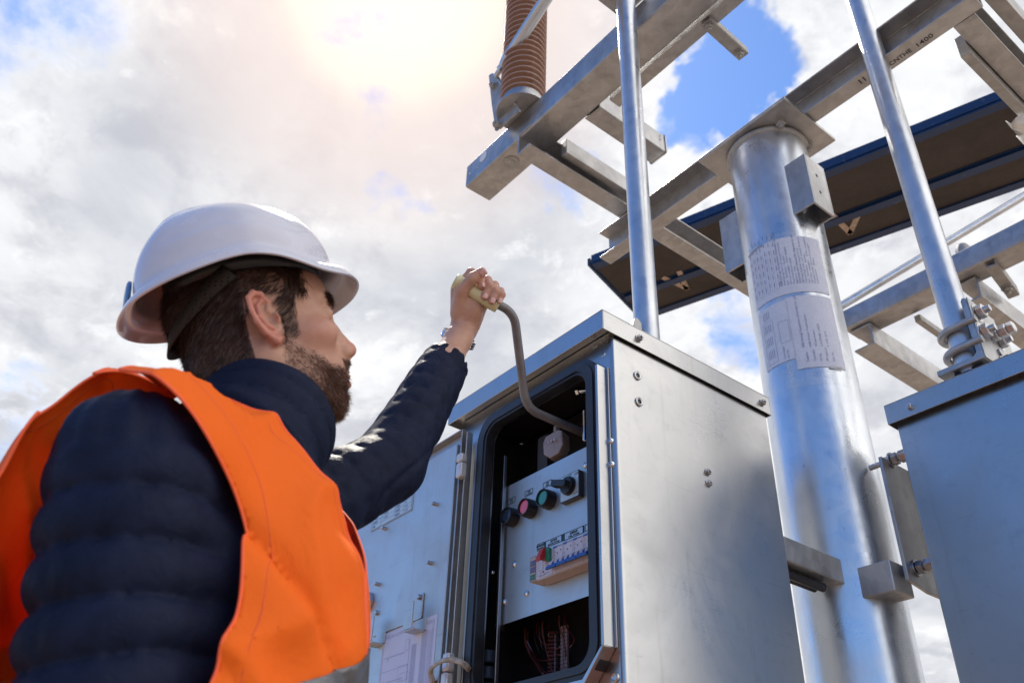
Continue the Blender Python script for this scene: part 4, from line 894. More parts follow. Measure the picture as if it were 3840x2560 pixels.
def surface_nets(fn, lo, hi, h, chunk=2000000):
    lo = np.array(lo, float); n = np.ceil((np.array(hi)-lo)/h).astype(int)+1
    ax = [(lo[i]+np.arange(n[i])*h).astype(np.float32) for i in range(3)]
    vol = np.empty(n, np.float32); step = max(1, chunk//(n[1]*n[2]))
    # coarse pass: skip far cells
    cs = 6; cn = [np.arange(0, n[i]+cs, cs) for i in range(3)]
    G = np.stack(np.meshgrid(*[(lo[i]+(cn[i]+cs/2)*h).astype(np.float32) for i in range(3)], indexing='ij'), -1)
    cd = fn(G.reshape(-1, 3)).reshape(G.shape[:3])
    near = np.abs(cd) < cs*h*1.35+.012
    act = np.repeat(np.repeat(np.repeat(near, cs, 0), cs, 1), cs, 2)[:n[0], :n[1], :n[2]]
    vol = np.repeat(np.repeat(np.repeat(cd, cs, 0), cs, 1), cs, 2)[:n[0], :n[1], :n[2]].astype(np.float32).copy()
    idx = np.argwhere(act)
    for k in range(0, len(idx), 600000):
        I = idx[k:k+600000]; P = (lo+I*h).astype(np.float32); vol[I[:, 0], I[:, 1], I[:, 2]] = fn(P)
    ins = vol < 0
    c = np.zeros(np.array(n)-1, np.uint8)
    for dx in (0, 1):
        for dy in (0, 1):
            for dz in (0, 1): c += ins[dx:n[0]-1+dx, dy:n[1]-1+dy, dz:n[2]-1+dz]
    cells = np.argwhere((c > 0) & (c < 8)); vid = -np.ones(c.shape, np.int64); vid[tuple(cells.T)] = np.arange(len(cells))
    acc = np.zeros((len(cells), 3)); cnt = np.zeros(len(cells))
    for axis in range(3):
        o1, o2 = [i for i in range(3) if i != axis]
        for a in (0, 1):
            for b in (0, 1):
                off = np.zeros(3, int); off[o1] = a; off[o2] = b; A = cells+off; B = A.copy(); B[:, axis] += 1
                va, vb = vol[tuple(A.T)], vol[tuple(B.T)]; m = (va < 0) != (vb < 0); t = np.where(m, va/(va-vb+1e-12), 0)
                P = A.astype(float); P[:, axis] += t; acc[m] += P[m]; cnt[m] += 1
    V = lo+acc/cnt[:, None]*h; F = []
    for axis in range(3):
        o1, o2 = (axis+1) % 3, (axis+2) % 3
        s0 = [slice(None)]*3; s1 = [slice(None)]*3; s0[axis] = slice(0, -1); s1[axis] = slice(1, None)
        E_ = np.argwhere(ins[tuple(s0)] != ins[tuple(s1)]); E_ = E_[(E_[:, o1] > 0) & (E_[:, o2] > 0) & (E_[:, o1] < n[o1]-1) & (E_[:, o2] < n[o2]-1)]
        q = []
        for a, b in ((0, 0), (-1, 0), (-1, -1), (0, -1)):
            K = E_.copy(); K[:, o1] += a; K[:, o2] += b; q.append(vid[tuple(K.T)])
        Q = np.stack(q, 1); fl = ins[tuple(E_.T)]; Q[~fl] = Q[~fl][:, ::-1]; F.append(Q)
    F = np.concatenate(F); return V, F[(F >= 0).all(1)]
def np_mesh(name, V, F, material, parent=None, smooth=True, mi=None):
    me = bpy.data.meshes.new(name); me.from_pydata(V.tolist() if hasattr(V, 'tolist') else V, [], F.tolist() if hasattr(F, 'tolist') else F)
    for m_ in (material if isinstance(material, (list, tuple)) else [material]): me.materials.append(m_)
    if smooth: me.polygons.foreach_set('use_smooth', [True]*len(me.polygons))
    if mi is not None: me.polygons.foreach_set('material_index', mi)
    o = bpy.data.objects.new(name, me); COL.objects.link(o)
    if parent: adopt(o, parent)
    return o
def wob(p, s, seed=0, n=4):          # smooth pseudo-noise in space
    r = np.random.default_rng(seed); d = np.zeros(len(p), np.float32); a = 1.
    for i in range(n):
        for j in range(3):
            k = r.normal(size=3); k = k/np.linalg.norm(k)*s*(1.8**i); d += a*np.sin(p@k.astype(np.float32)+r.uniform(0, 6.28)+d*.8)
        a *= .55
    return d/3.5
def smooth_np(V, F, it=1, lam=.5):
    for _ in range(it):
        acc = np.zeros_like(V); cnt = np.zeros(len(V))
        for a, b in ((0, 1), (1, 2), (2, 3), (3, 0)):
            np.add.at(acc, F[:, a], V[F[:, b]]); np.add.at(acc, F[:, b], V[F[:, a]]); np.add.at(cnt, F[:, a], 1); np.add.at(cnt, F[:, b], 1)
        V = V+(acc/np.maximum(cnt, 1)[:, None]-V)*lam
    return V
# --- frames
HC = V3((-.942, .298, 1.825)); HY, HP, HR = R(-18.5), R(24), R(9); HS = 1.0; HC = HC+RW*.009-UW*.008
def rotm(yaw, pit, rol):
    f = np.array([-math.sin(yaw)*math.cos(pit), math.cos(yaw)*math.cos(pit), math.sin(pit)]); l = np.array([-math.cos(yaw), -math.sin(yaw), 0]); u = np.cross(f, l)
    return np.array([f, l*math.cos(rol)+u*math.sin(rol), -l*math.sin(rol)+u*math.cos(rol)]).T
HM = rotm(HY, HP, HR)
def h2w(q): return HC+(np.asarray(q, float)*HS)@HM.T
def w2h(p): return ((p-HC)@HM)/HS
RSH, LSH = V3((-.795, .165, 1.538)), V3((-1.055, .385, 1.60)); TF = nrm(V3((-(RSH-LSH)[1], (RSH-LSH)[0], 0))); TS = nrm(V3(((RSH-LSH)[0], (RSH-LSH)[1], 0)))
TC = (RSH+LSH)/2; TC[2] = 0
def t2w(s, f, z): return TC+TS*s+TF*f+UZ*z
TB = np.array([TS, TF, UZ]).T
def w2t(p): return (p-TC)@TB
NB = t2w(-.005, .035, 1.645)
LE = at(1452, 1748, d=1.335); LW = at(1695, 1322, d=1.585)
RE = V3((-.785, .205, 1.25)); RWR = V3((-.68, .43, 1.14))
# --- hand: gripping left hand, in millimetres about the grip
HB = np.array([RW, UW, -FW])
MCP = [(-25, 14, -18), (-6, 3, -27), (10, -7, -29), (25, -17, -26)]
FING = [[(-25, 14, -18), (3, 44, -12), (21, 35, 7), (23, 18, 14)], [(-6, 3, -27), (33, 29, -12), (38, 17, 9), (29, -2, 17)],
        [(10, -7, -29), (46, 20, -12), (49, 8, 10), (42, -10, 16.5)], [(25, -17, -26), (57, 9, -10), (60, 2, 7), (56, -10, 12)]]
FR = [(9.8, 8.6, 8.0, 7.0), (9.8, 8.8, 8.2, 7.2), (9.4, 8.4, 7.8, 6.9), (8.4, 7.4, 6.8, 6.0)]
WR = (-11, -62, -9)
def f_hand(p):
    q = ((p-HO)@HB.T*(1000/1.01)).astype(np.float32)
    d = f_chain(q, [WR, (-2, -34, -14), (2, -14, -20)], [22, 22, 16], 8)
    for (m_, r_), base in zip(zip(MCP, (10, 10, 9.6, 9)), ((-18, -44, -12), (-9, -46, -16), (0, -48, -18), (8, -50, -17))): d = smin(d, f_cap(q, base, m_, 13, r_), 9)
    d = smin(d, f_ell(q, (2, -27, -1), (23, 27, 17)), 9)                                   # heel of the palm
    d = smin(d, f_chain(q, [(-20, -34, 0), (-13, 8, 10), (7, 31, 17), (24, 43, 16)], [15, 12.5, 10.2, 8.6], 6), 6)   # thumb
    d = smin(d, f_cap(q, (-24, 8, -6), (-24, -28, -8), 11), 6)
    fg = None
    for P_, r_ in zip(FING, FR):
        e = f_chain(q, P_, r_, 2.5)
        for jn, rj in ((P_[1], r_[1]+.7), (P_[2], r_[2]+.4)): e = smin(e, f_ell(q, jn, (rj, rj, rj)), 2)
        fg = e if fg is None else smin(fg, e, 1.2)
    d = smin(d, fg, 3.)
    WRv = np.array(WR, float); LEq = ((LE-HO)@HB.T)*(1000/1.01); ax = nrm(LEq-WRv)
    d = smin(d, f_chain(q, [WRv, WRv+ax*35, WRv+ax*110, LEq], [24, 23.5, 31, 38], 14), 12)
    d = smax(d, -(f_cap(q, ((gp0-HO)@HB.T)*1000/1.01, ((gp1-HO)@HB.T)*1000/1.01, 14.2)), 2)   # closed round the grip, not through it
    # creases at joints of the thumb and palm
    for c_, n_ in (((7, 31, 17), (17, 13, 0)), ((-12, 10, 12), (14, 20, 5))):
        n_ = nrm(n_); s_ = (q-np.array(c_, np.float32))@n_.astype(np.float32); rr = np.linalg.norm(q-np.array(c_, np.float32), axis=1)
        d = d+.45*np.exp(-(s_/1.0)**2)*(rr < 17)
    d = d+.35*np.sin(q[:, 1]*.9+2*np.sin(q[:, 0]*.12))*np.exp(-((q[:, 1]+58)/14)**2)*.6
    return d*.001*1.01
# --- head
EAR = []
def f_head(p):
    q = w2h(p).astype(np.float32); qa = q.copy(); qa[:, 1] = np.abs(qa[:, 1])
    d = f_ell(q, (-.010, 0, .045), (.099, .077, .088))
    d = smin(d, f_ell(q, (.030, 0, .045), (.060, .064, .062)), .02)
    d = smin(d, f_ell(q, (.034, 0, -.030), (.057, .058, .074)), .025)
    d = smin(d, f_ell(q, (.028, 0, -.070), (.055, .052, .042)), .02)
    d = smin(d, f_ell(q, (-.050, 0, -.035), (.048, .056, .070)), .02)
    d = smin(d, f_cap(qa, (-.004, .055, -.045), (.055, .029, -.096), .014, .013), .022)
    d = smin(d, f_ell(q, (.066, 0, -.098), (.016, .021, .016)), .018)
    d = smin(d, f_ell(qa, (.056, .046, -.018), (.028, .020, .020)), .016)
    d = smin(d, f_cap(qa, (.088, .004, .030), (.070, .046, .032), .0095, .008), .012)
    d = smin(d, f_ell(q, (.073, 0, -.066), (.020, .031, .028)), .016)
    d = smax(d, -f_ell(qa, (.094, .034, .011), (.018, .017, .0135)), .010)
    d = smin(d, f_ell(qa, (.0735, .0335, .012), (.0142, .0150, .0130)), .004)
    d = smin(d, f_chain(q, [(.086, 0, .022), (.094, 0, .0), (.1065, 0, -.026)], [.0065, .0068, .0085], .006), .010)
    d = smin(d, f_ell(q, (.088, 0, -.034), (.020, .0175, .026)), .008)
    d = smin(d, f_ell(q, (.1075, 0, -.031), (.0100, .0100, .0090)), .006)
    d = smin(d, f_ell(qa, (.0985, .0125, -.0360), (.0098, .0062, .0078)), .005)
    d = smax(d, -f_ell(qa, (.1015, .0070, -.0425), (.0065, .0034, .0045)), .003)
    d = smin(d, f_cap(qa, (.0955, .000, -.0665), (.0860, .021, -.0705), .0052, .0030), .004)
    d = smin(d, f_cap(qa, (.0935, .000, -.0790), (.0850, .019, -.0745), .0062, .0032), .004)
    d = smax(d, -f_cap(qa, (.1015, .0, -.0722), (.0895, .023, -.0728), .0016, .0012), .0025)
    d = smax(d, -f_ell(q, (.101, 0, -.091), (.010, .020, .006)), .010)
    d = smax(d, -f_ell(qa, (.085, .024, -.118), (.01, .02, .006)), .02) if False else d
    # ear: leaning back, standing off a little
    a = R(14); ce = np.array((-.010, .0775, .000), np.float32); B = np.array([[math.cos(a), 0, -math.sin(a)], [0, 1, 0], [math.sin(a), 0, math.cos(a)]]); o = R(24); B2 = np.array([[math.cos(o), math.sin(o), 0], [-math.sin(o), math.cos(o), 0], [0, 0, 1]])
    e = ((qa-ce)/1.1@B.astype(np.float32))@B2.astype(np.float32)           # x forward, y outwards, z up in the ear's frame
    ed = f_ell(e, (.002, .000, -.002), (.0175, .0042, .0300))
    ed = smax(ed, -f_ell(e, (.001, .0050, .001), (.0125, .0062, .0232)), .002)
    rim = [(.012, .003, .016), (.006, .0045, .0265), (-.004, .0055, .0290), (-.0135, .006, .0230), (-.0175, .006, .010), (-.0165, .0052, -.006), (-.0115, .004, -.020), (-.002, .002, -.0300), (.006, .001, -.0290)]
    ed = smin(ed, f_chain(e, rim, [.0030, .0034, .0036, .0036, .0035, .0034, .0036, .0052, .0042], .002), .003)
    anti = [(.004, .0022, .019), (-.005, .0035, .013), (-.0085, .0040, .001), (-.0055, .0040, -.011), (.001, .0036, -.0165)]
    ed = smin(ed, f_chain(e, anti, [.0022, .0026, .0030, .0030, .0026], .002), .003)
    ed = smin(ed, f_ell(e, (.0115, .0040, -.005), (.0038, .0040, .0065)), .003)
    ed = smin(ed, f_cap(e, (.0125, .0025, .017), (.006, .001, .004), .0026, .0024), .003)
    ed = smax(ed, -f_ell(e, (.0040, .0055, -.0030), (.0080, .0095, .0098)), .002)
    d = smin(d, ed, .0042)
    # neck
    nb = w2h(NB); nb2 = w2h(t2w(0, -.01, 1.50))
    d = smin(d, f_chain(q, [(-.020, 0, -.02), (-.018, 0, -.085), nb, nb2], [.060, .058, .060, .075], .02), .028)
    d = smin(d, f_cap(qa, (-.020, .055, -.045), (nb*.75+np.array((.05, .02, 0))).astype(np.float32), .014, .012), .02)
    return d*HS
m_skin = mat('skin', lambda t, b: (lambda v, c: setp(t, b, col=t.mix(t.mapr(t.noise(v, 55, 7, .7), .35, .65, 0., .5), c, t.mix(1., c, (.80, .62, .55), 'MULTIPLY')), rough=t.mapr(t.noise(v, 160, 3, .6), .3, .7, .40, .58), sss=.10, spec=.42,
    normal=bump(t, t.math('ADD', t.noise(v, 420, 3, .7), t.math('MULTIPLY', t.noise(v, 90, 4, .6), 1.5)), .22, .0006), **{'Subsurface Radius': (.9, .35, .2), 'Subsurface Scale': .006}))(objv(t), t.add('ShaderNodeVertexColor', layer_name='tone').outputs[0]))
def tint(o, cols):
    ca = o.data.color_attributes.new('tone', 'FLOAT_COLOR', 'POINT'); ca.data.foreach_set('color', np.concatenate([cols, np.ones((len(cols), 1))], 1).astype(np.float32).ravel())
def sm(x, a, b): t = np.clip((x-a)/(b-a), 0, 1); return t*t*(3-2*t)
def hair_mask(q):       # scalp region in head space: short back and sides, hairline in front
    x, y, z = q[:, 0], np.abs(q[:, 1]), q[:, 2]
    line_ = .052+.35*(z-.03)*(z > .03)*0+np.where(z < .035, -(.035-z)*1.15, 0)           # front edge of the hair moves back below the temple
    front = sm(line_-x+.003*np.sin(z*400+y*300), -.004, .006)
    low = sm(z, -.078+.0, -.064)*(x < -.030)+sm(z, .026, .038)*(x >= -.030)
    side = np.where((x >= -.034) & (x < .035), sm(z-(.030+np.where(x > .02, -(x-.02)*2.6, 0)), -.004, .006), low)
    burn = (x > .008) & (x < .036) & (z > -.034) & (z <= .04)
    m = front*side; m = np.where((x < -.030), sm(z-(-.085-.25*(x+.03)*0), -.004, .01), m)
    return np.maximum(m, burn*sm(.014-np.abs(x-.021), .0, .006)*sm(z, -.034, -.012)*.8)
def beard_mask(q):
    x, y, z = q[:, 0], np.abs(q[:, 1]), q[:, 2]
    cheek = -.030-np.clip((x-.022)*.72, -.01, .032)                  # upper edge falls towards the mouth
    m = sm(cheek-z, -.006, .010)*sm(x, .000, .014)
    m *= 1-sm(.060-y, .060, .064)*0
    must = sm(-.045-z, 0, .004)*sm(z+.068, 0, .003)*sm(x, .086, .092)*sm(.028-y, 0, .006)
    lips = (z > -.090) & (z < -.0615) & (y < .023) & (x > .084)
    m = np.maximum(m, must); m = np.where(lips, 0, m); m *= sm(z, -.150, -.128)
    return m
def head_tone(V):
    q = w2h(V); n = len(V); c = np.tile(np.array((.50, .285, .205)), (n, 1))
    x, y, z = q[:, 0], np.abs(q[:, 1]), q[:, 2]
    red = np.clip(np.exp(-(((x-.055)/.02)**2+((y-.045)/.02)**2+((z+.02)/.018)**2))+np.exp(-((x-.113)**2+y**2+(z+.031)**2)/.012**2)+(y > .078)*(x < .01)*(x > -.04)*.9, 0, 1)[:, None]
    c = c*(1-red*.7)+np.array((.58, .20, .15))*red*.7
    lips = ((z > -.086) & (z < -.0635) & (y < .022) & (x > .089))[:, None]*1.
    c = c*(1-lips*.7)+np.array((.42, .16, .14))*lips*.7
    hm_ = hair_mask(q)[:, None]*((y < .074) | (x < -.03))[:, None]; c = c*(1-hm_*.86)+np.array((.045, .022, .016))*hm_*.86
    bm_ = beard_mask(q)[:, None]; dens = (.38+.40*sm(x, .03, .080))[:, None]; c = c*(1-bm_*dens)+np.array((.10, .05, .035))*bm_*dens
    br = np.exp(-(((z-.031)/.0045)**2+((y-.030)/.017)**4))[:, None]*(x > .06)[:, None]; c = c*(1-br*.75)+np.array((.07, .04, .03))*br*.75
    return c
import time as _t; _t0 = _t.time()
person = empty('person', (TC[0], TC[1], 0), 'man in white hard hat and orange vest over navy jacket, reaching up to the crank', 'person')
hh = .0014
Vh, Fh = surface_nets(f_head, HC+V3((-.16, -.20, -.28)), HC+V3((.16, .20, .16)), hh)
Vh = smooth_np(Vh, Fh, 1, .35)
lo = np.minimum(HO, LE)-.06; hi = np.maximum(HO, LE)+.085
Vd, Fd = surface_nets(f_hand, lo, hi, .0015); Vd = smooth_np(Vd, Fd, 1, .35)
print('head', len(Vh), 'hand', len(Vd), _t.time()-_t0)
# rest of the body, hidden by clothing
def f_core(p):
    d = f_ell(w2t(p), (0, .0, 1.36), (.165, .10, .22)); d = smin(d, f_ell(w2t(p), (0, 0, 1.05), (.155, .10, .20)), .06)
    d = smin(d, f_cap(p, RSH, LSH, .05), .05); d = smin(d, f_chain(p, [RSH, RE, RWR], [.05, .04, .027], .02), .03); d = smin(d, f_chain(p, [LSH, LE], [.05, .036], .02), .03)
    hd_ = RWR+nrm(RWR-RE)*.05; d = smin(d, f_ell(p, hd_, (.04, .045, .03)), .02); ax = nrm(RWR-RE)
    for k, (o_, ln) in enumerate(((-.033, .085), (-.011, .10), (.011, .095), (.031, .075))): b_ = hd_+TS*o_; d = smin(d, f_chain(p, [b_, b_+ax*ln*.55+UZ*-.012, b_+ax*ln*.8+UZ*-.045], [.010, .009, .008], .004), .006)
    d = smin(d, f_chain(p, [RWR, hd_-TS*.045-UZ*.01, hd_-TS*.05+ax*.05-UZ*.03], [.014, .012, .010], .004), .01)
    for s_ in (-.09, .09): d = smin(d, f_chain(p, [t2w(s_, 0, .95), t2w(s_*1.1, .02, .52), t2w(s_*1.15, -.01, .10)], [.085, .055, .04], .03), .05)
    d = smin(d, f_cap(p, NB, t2w(0, 0, 1.4), .055, .08), .04)
    return d
Vc, Fc = surface_nets(f_core, (-1.35, -.15, .05), (-.5, .85, 1.9), .011)
nh, nd = len(Vh), len(Vd); Vb = np.concatenate([Vh, Vd, Vc]); Fb = np.concatenate([Fh, Fd+nh, Fc+nh+nd]).tolist()
def nearest(V, p): return int(np.argmin(((V-p)**2).sum(1)))
a_, b_ = nearest(Vh, NB-UZ*.12), nearest(Vc, NB-UZ*.12)+nh+nd; Fb.append([a_, b_, b_-1]); a_, b_ = nearest(Vd, LE)+nh, nearest(Vc, LE)+nh+nd; Fb.append([a_, b_, b_-1])
bodym = np_mesh('body', Vb, Fb, m_skin, person)
tone = np.tile(np.array((.50, .285, .205)), (len(Vb), 1)); tone[:nh] = head_tone(Vh)
qd = ((Vd-HO)@HB.T)*1000/1.01
tn = np.zeros(len(Vd))
for P_, r_ in list(zip(FING, FR)): 
    for jn in (P_[1], P_[2], P_[3]): tn = np.maximum(tn, np.exp(-((qd-np.array(jn))**2).sum(1)/8**2))
tn = np.maximum(tn, np.exp(-((qd-np.array((24, 43, 16)))**2).sum(1)/11**2)); tone[nh:nh+nd] = tone[nh:nh+nd]*(1-tn[:, None]*.45)+np.array((.56, .22, .17))*tn[:, None]*.45
tint(bodym, tone)
# nails
mnail = simple('nail', (.62, .34, .30), .25, coat=.3)
def nail(tip, prev, wid, ln, out):
    tip, prev, out = V3(tip), V3(prev), nrm(out); ax = nrm(tip-prev); out = nrm(out-ax*np.dot(out, ax)); sd_ = np.cross(ax, out); m = MB(); rows = []
    for i in range(7):
        u_ = -1+2*i/6; row = []
        for j in range(7):
            v_ = -1+2*j/6; k = math.sqrt(max(0, 1-.35*abs(u_)**3)) 
            row.append(tip+ax*(u_*ln/2+1.0)+sd_*(v_*wid/2*k)+out*(math.sqrt(max(0, 1-(v_*.62)**2))*(wid*.5)*1.16-wid*.5*1.16+7.1*wid/9.5-(.9 if i == 6 else 0)))
        rows.append(m.addv([hm(*r_) for r_ in row]))
    for a, b in zip(rows, rows[1:]):
        for j in range(6): m.face((a+j, a+j+1, b+j+1, b+j))
    o = m.build('fingernail', mnail, bodym, smooth=80); s = o.modifiers.new('thickness', 'SOLIDIFY'); s.thickness = .0005; return o
nail((24, 43, 16), (7, 31, 17), 12.5, 13, (.45, -.3, .8)); nail(FING[0][3], FING[0][2], 9.5, 9.5, (.75, 0, .65))
for k, dr_ in ((1, (.25, -.1, 1)), (2, (.3, -.1, 1)), (3, (.35, -.1, 1))): nail(FING[k][3], FING[k][2], 10 if k < 3 else 8.5, 10.5, dr_)
# eyes
mw = simple('eye_white', (.75, .72, .70), .12, coat=.6)
def iris_fn(t, b):
    v = objv(t); setp(t, b, col=(.06, .10, .12), rough=.08, coat=1.)
mat('iris', iris_fn)
for s_ in (-1, 1):
    c = h2w((.0738, s_*.0335, .012)); ax = HM@nrm((1, 0, .12)); m = MB(); m.cur = 0
    prf = [(.0128*math.sin(a), .0128*math.cos(a)) for a in np.linspace(.001, math.pi-.001, 18)]
    m.lathe(prf, c, ax, 24); e_ = m.build('eye', mw, bodym, smooth=80)
    m = MB(); m.lathe([(.0128*math.sin(a)*1.0, .0128*math.cos(a)+.0004) for a in np.linspace(.001, .46, 5)], c, ax, 20); m.build('iris', M['iris'], e_, smooth=80)
# --- hair strands
def strands(name, P, N, D, length, width, col, parent, curl=0., seed=1, mt=None):
    """P roots, D directions; each strand is a tapered blade with three bends"""
    r = np.random.default_rng(seed); n = len(P); L_ = length[:, None]; side = np.cross(D, r.normal(size=(n, 3))); side /= np.linalg.norm(side, axis=1)[:, None]
    c1_ = r.normal(size=(n, 3))*curl; pts = [P]; d_ = D.copy(); ns = 4
    for k in range(1, ns+1):
        d_ = d_+c1_*.5+r.normal(size=(n, 3))*curl*.3; d_ /= np.linalg.norm(d_, axis=1)[:, None]; pts.append(pts[-1]+d_*L_/ns)
    V = []; wk = [1, .95, .8, .5]
    for k in range(ns): V += [pts[k]-side*width*wk[k]/2, pts[k]+side*width*wk[k]/2]
    V.append(pts[ns]); V = np.stack(V, 1).reshape(-1, 3); b = (np.arange(n)*(2*ns+1))[:, None]; F = []
    for k in range(ns-1): F.append(b+np.array([[2*k, 2*k+1, 2*k+3, 2*k+2]]))
    F4 = np.concatenate(F); F3 = b+np.array([[2*ns-2, 2*ns-1, 2*ns]])
    return np_mesh(name, V, F4.tolist()+F3.tolist(), mt, parent)
def hair_fn(col):
    def fn(t, b):
        v = objv(t); n = t.noise(v, 60, 3, .7); setp(t, b, col=t.mix(t.mapr(n, .3, .7, 0, 1), col, tuple(x*1.9 for x in col)), rough=.42, spec=.5)
    return fn
m_hair = mat('hair_brown', hair_fn((.030, .014, .010))); m_beard = mat('beard_brown', hair_fn((.095, .042, .026)))
nrmH = np.zeros_like(Vh); fn_ = np.cross(Vh[Fh[:, 2]]-Vh[Fh[:, 0]], Vh[Fh[:, 3]]-Vh[Fh[:, 1]])
for k in range(4): np.add.at(nrmH, Fh[:, k], fn_)
nrmH /= np.linalg.norm(nrmH, axis=1)[:, None]+1e-12
qh = w2h(Vh); r_ = np.random.default_rng(5)
def sample(mask, n):
    pr_ = np.maximum(mask, 0); pr_ = pr_/pr_.sum(); i = r_.choice(len(Vh), n, p=pr_); return i
hm0 = hair_mask(qh)*((np.abs(qh[:, 1]) < .0735) | (qh[:, 0] < -.03) | (qh[:, 2] > .034))*(qh[:, 2] > -.10)*(qh[:, 2] < .10)
i = sample(hm0, 26000); q = qh[i]; dn = np.stack([-.75-.0*q[:, 0], 0*q[:, 0], -.55-.4*(q[:, 0] < -.03)], 1); dn[q[:, 0] > .03] = (-.35, 0, -.9)
D = (dn@HM.T); Nn = nrmH[i]; D = D-Nn*(D*Nn).sum(1)[:, None]; D = D/np.linalg.norm(D, axis=1)[:, None]+Nn*.30+r_.normal(size=D.shape)*.16; D /= np.linalg.norm(D, axis=1)[:, None]
hl = .007+.010*sm(q[:, 2], -.03, .05)+.003*r_.random(len(i))
strands('hair', Vh[i]+r_.normal(size=(len(i), 3))*.0006, Nn, D, hl, .00055, None, bodym, .10, 2, m_hair)
bm0 = beard_mask(qh); bm0 = bm0*(.42+.58*sm(qh[:, 0], .030, .075))
i = sample(bm0, 14000); q = qh[i]; dn = np.stack([.35+0*q[:, 0], 0*q[:, 0], -1+0*q[:, 0]], 1); D = dn@HM.T; Nn = nrmH[i]
fr_ = sm(q[:, 0], .040, .080)*sm(-.096-q[:, 2], -.006, .012); mu_ = (q[:, 2] > -.07)*(q[:, 0] > .08)
D = D-Nn*(D*Nn).sum(1)[:, None]*.8; D = D/np.linalg.norm(D, axis=1)[:, None]+Nn*(.45+.35*fr_)[:, None]+r_.normal(size=D.shape)*.28; D /= np.linalg.norm(D, axis=1)[:, None]
bl = .005+.004*sm(q[:, 0], .03, .06)+.004*fr_*(.6+.6*r_.random(len(i)))+.003*r_.random(len(i)); bl = np.where(mu_ > 0, .0042, bl)
strands('beard', Vh[i]+r_.normal(size=(len(i), 3))*.0006, Nn, D, bl,   .00045, None, bodym, .30, 3, m_beard)
bw = np.exp(-(((qh[:, 2]-.032)/.0040)**2+((np.abs(qh[:, 1])-.031)/.016)**4))*(qh[:, 0] > .06)
i = sample(bw, 900); q = qh[i]; D = np.stack([0*q[:, 0], np.sign(q[:, 1])*.9, .15+0*q[:, 0]], 1)@HM.T; Nn = nrmH[i]; D = D+Nn*.35+r_.normal(size=D.shape)*.2; D /= np.linalg.norm(D, axis=1)[:, None]
strands('eyebrow', Vh[i], Nn, D, .007+.003*r_.random(len(i)), .0005, None, bodym, .1, 4, m_hair)
P_ = []; D_ = []
for s_ in (-1, 1):
    for k in range(46):
        a = -1+2*k/45; y_ = s_*(.0325+a*.0125); P_.append(h2w((.0872-.0048*a*a, y_*1.03, .0172-.004*a*a))); D_.append(HM@nrm((1, s_*a*.5, .45)))
strands('eyelash', np.array(P_), None, np.array(D_), np.full(len(P_), .0065), .00022, None, bodym, .05, 6, m_hair)
# --- hard hat
HCQ = V3((-.019, 0, .0775)); HPIT = R(.5)
def hat2w(q):
    q = np.asarray(q, float); c, s = math.cos(HPIT), math.sin(HPIT); q2 = np.stack([q[..., 0]*c-q[..., 2]*s, q[..., 1], q[..., 0]*s+q[..., 2]*c], -1); return h2w(q2*1.05+HCQ)
NA, NR = 144, 46; rows = []
def hat_pt(ph, t):
    cx, sy = math.cos(ph), math.sin(ph); fr = max(0, cx); bk = max(0, -cx)
    A = .127 if cx > 0 else .125; Bb = .104
    e = 2.25; rad = (abs(cx/A)**e+abs(sy/Bb)**e)**(-1/e)              # dome footprint
    lip = .008+.015*fr**4+.009*bk**2.5                                    # flange, longer as the peak
    hz_ = -.002-.014*bk**1.6-.004*fr**2+.0035*math.exp(-((ph_abs(ph)-1.62)/.42)**2)-.015*math.exp(-((ph_abs(ph)-.80)/.38)**2)
    if t < .16:
        u_ = t/.16; r = rad+lip*(1-u_); z = hz_-(.010+.012*fr**4+.004*bk)*(1-u_)**1.6 + .003*math.sin(u_*math.pi)
    elif t < .26:
        u_ = (t-.16)/.10; r = rad-.0068*u_; z = hz_+.012*u_
    else:
        u_ = (t-.26)/.74; th = u_*math.pi/2; zb = hz_+.014; top = .105
        r = (rad-.0068)*math.cos(th)**.82; z = zb+(top-zb)*math.sin(th)**1.06
        y_ = r*sy; x_ = r*cx
        for yc in (-.030, 0, .030): z += .0042*math.exp(-((y_-yc*(.8+.0))/.0065)**2)*sm(np.array(z), .055, .085)*sm(np.array(.10-abs(x_)), 0, .04)
        sd_ = float(sm(np.array(ph_abs(ph)), .45, .7)*sm(np.array(2.6-ph_abs(ph)), 0, .25)*sm(np.array(u_), .20, .235)*sm(np.array(.80-u_), 0, .06)); r -= .0022*sd_; z -= .0006*sd_
    return (r*cx, r*sy, float(z))
def ph_abs(ph): ph = (ph+math.pi) % (2*math.pi)-math.pi; return abs(ph)
pts = np.array([[hat_pt(2*math.pi*j/NA, i/(NR-1)*.999) for j in range(NA)] for i in range(NR)])
W_ = hat2w(pts.reshape(-1, 3)); F = [[i*NA+j, i*NA+(j+1) % NA, (i+1)*NA+(j+1) % NA, (i+1)*NA+j] for i in range(NR-1) for j in range(NA)]
F.append([(NR-1)*NA+j for j in range(NA)])
m_hat = simple('hat_white', (.55, .545, .62), .24, nz=.05, nscale=22, coat=.3)
hat = np_mesh('hard_hat', W_, F, m_hat, person); s = hat.modifiers.new('thickness', 'SOLIDIFY'); s.thickness = .0026; s.offset = -1
bv = hat.modifiers.new('bevel', 'BEVEL'); bv.width = .0009; bv.segments = 2; bv.limit_method = 'ANGLE'
mb_ = simple('blue_dial', (.03, .12, .32), .35)
q = np.array(hat_pt(math.pi-.12, .30)); c = hat2w(q+V3((-.004, 0, .004))); m = MB(); m.lathe([(.021, 0), (.021, .003), (.018, .0045), (0, .005)], c, HM@nrm((-1, -.12, .25)), 28); m.build('round_badge', mb_, hat)
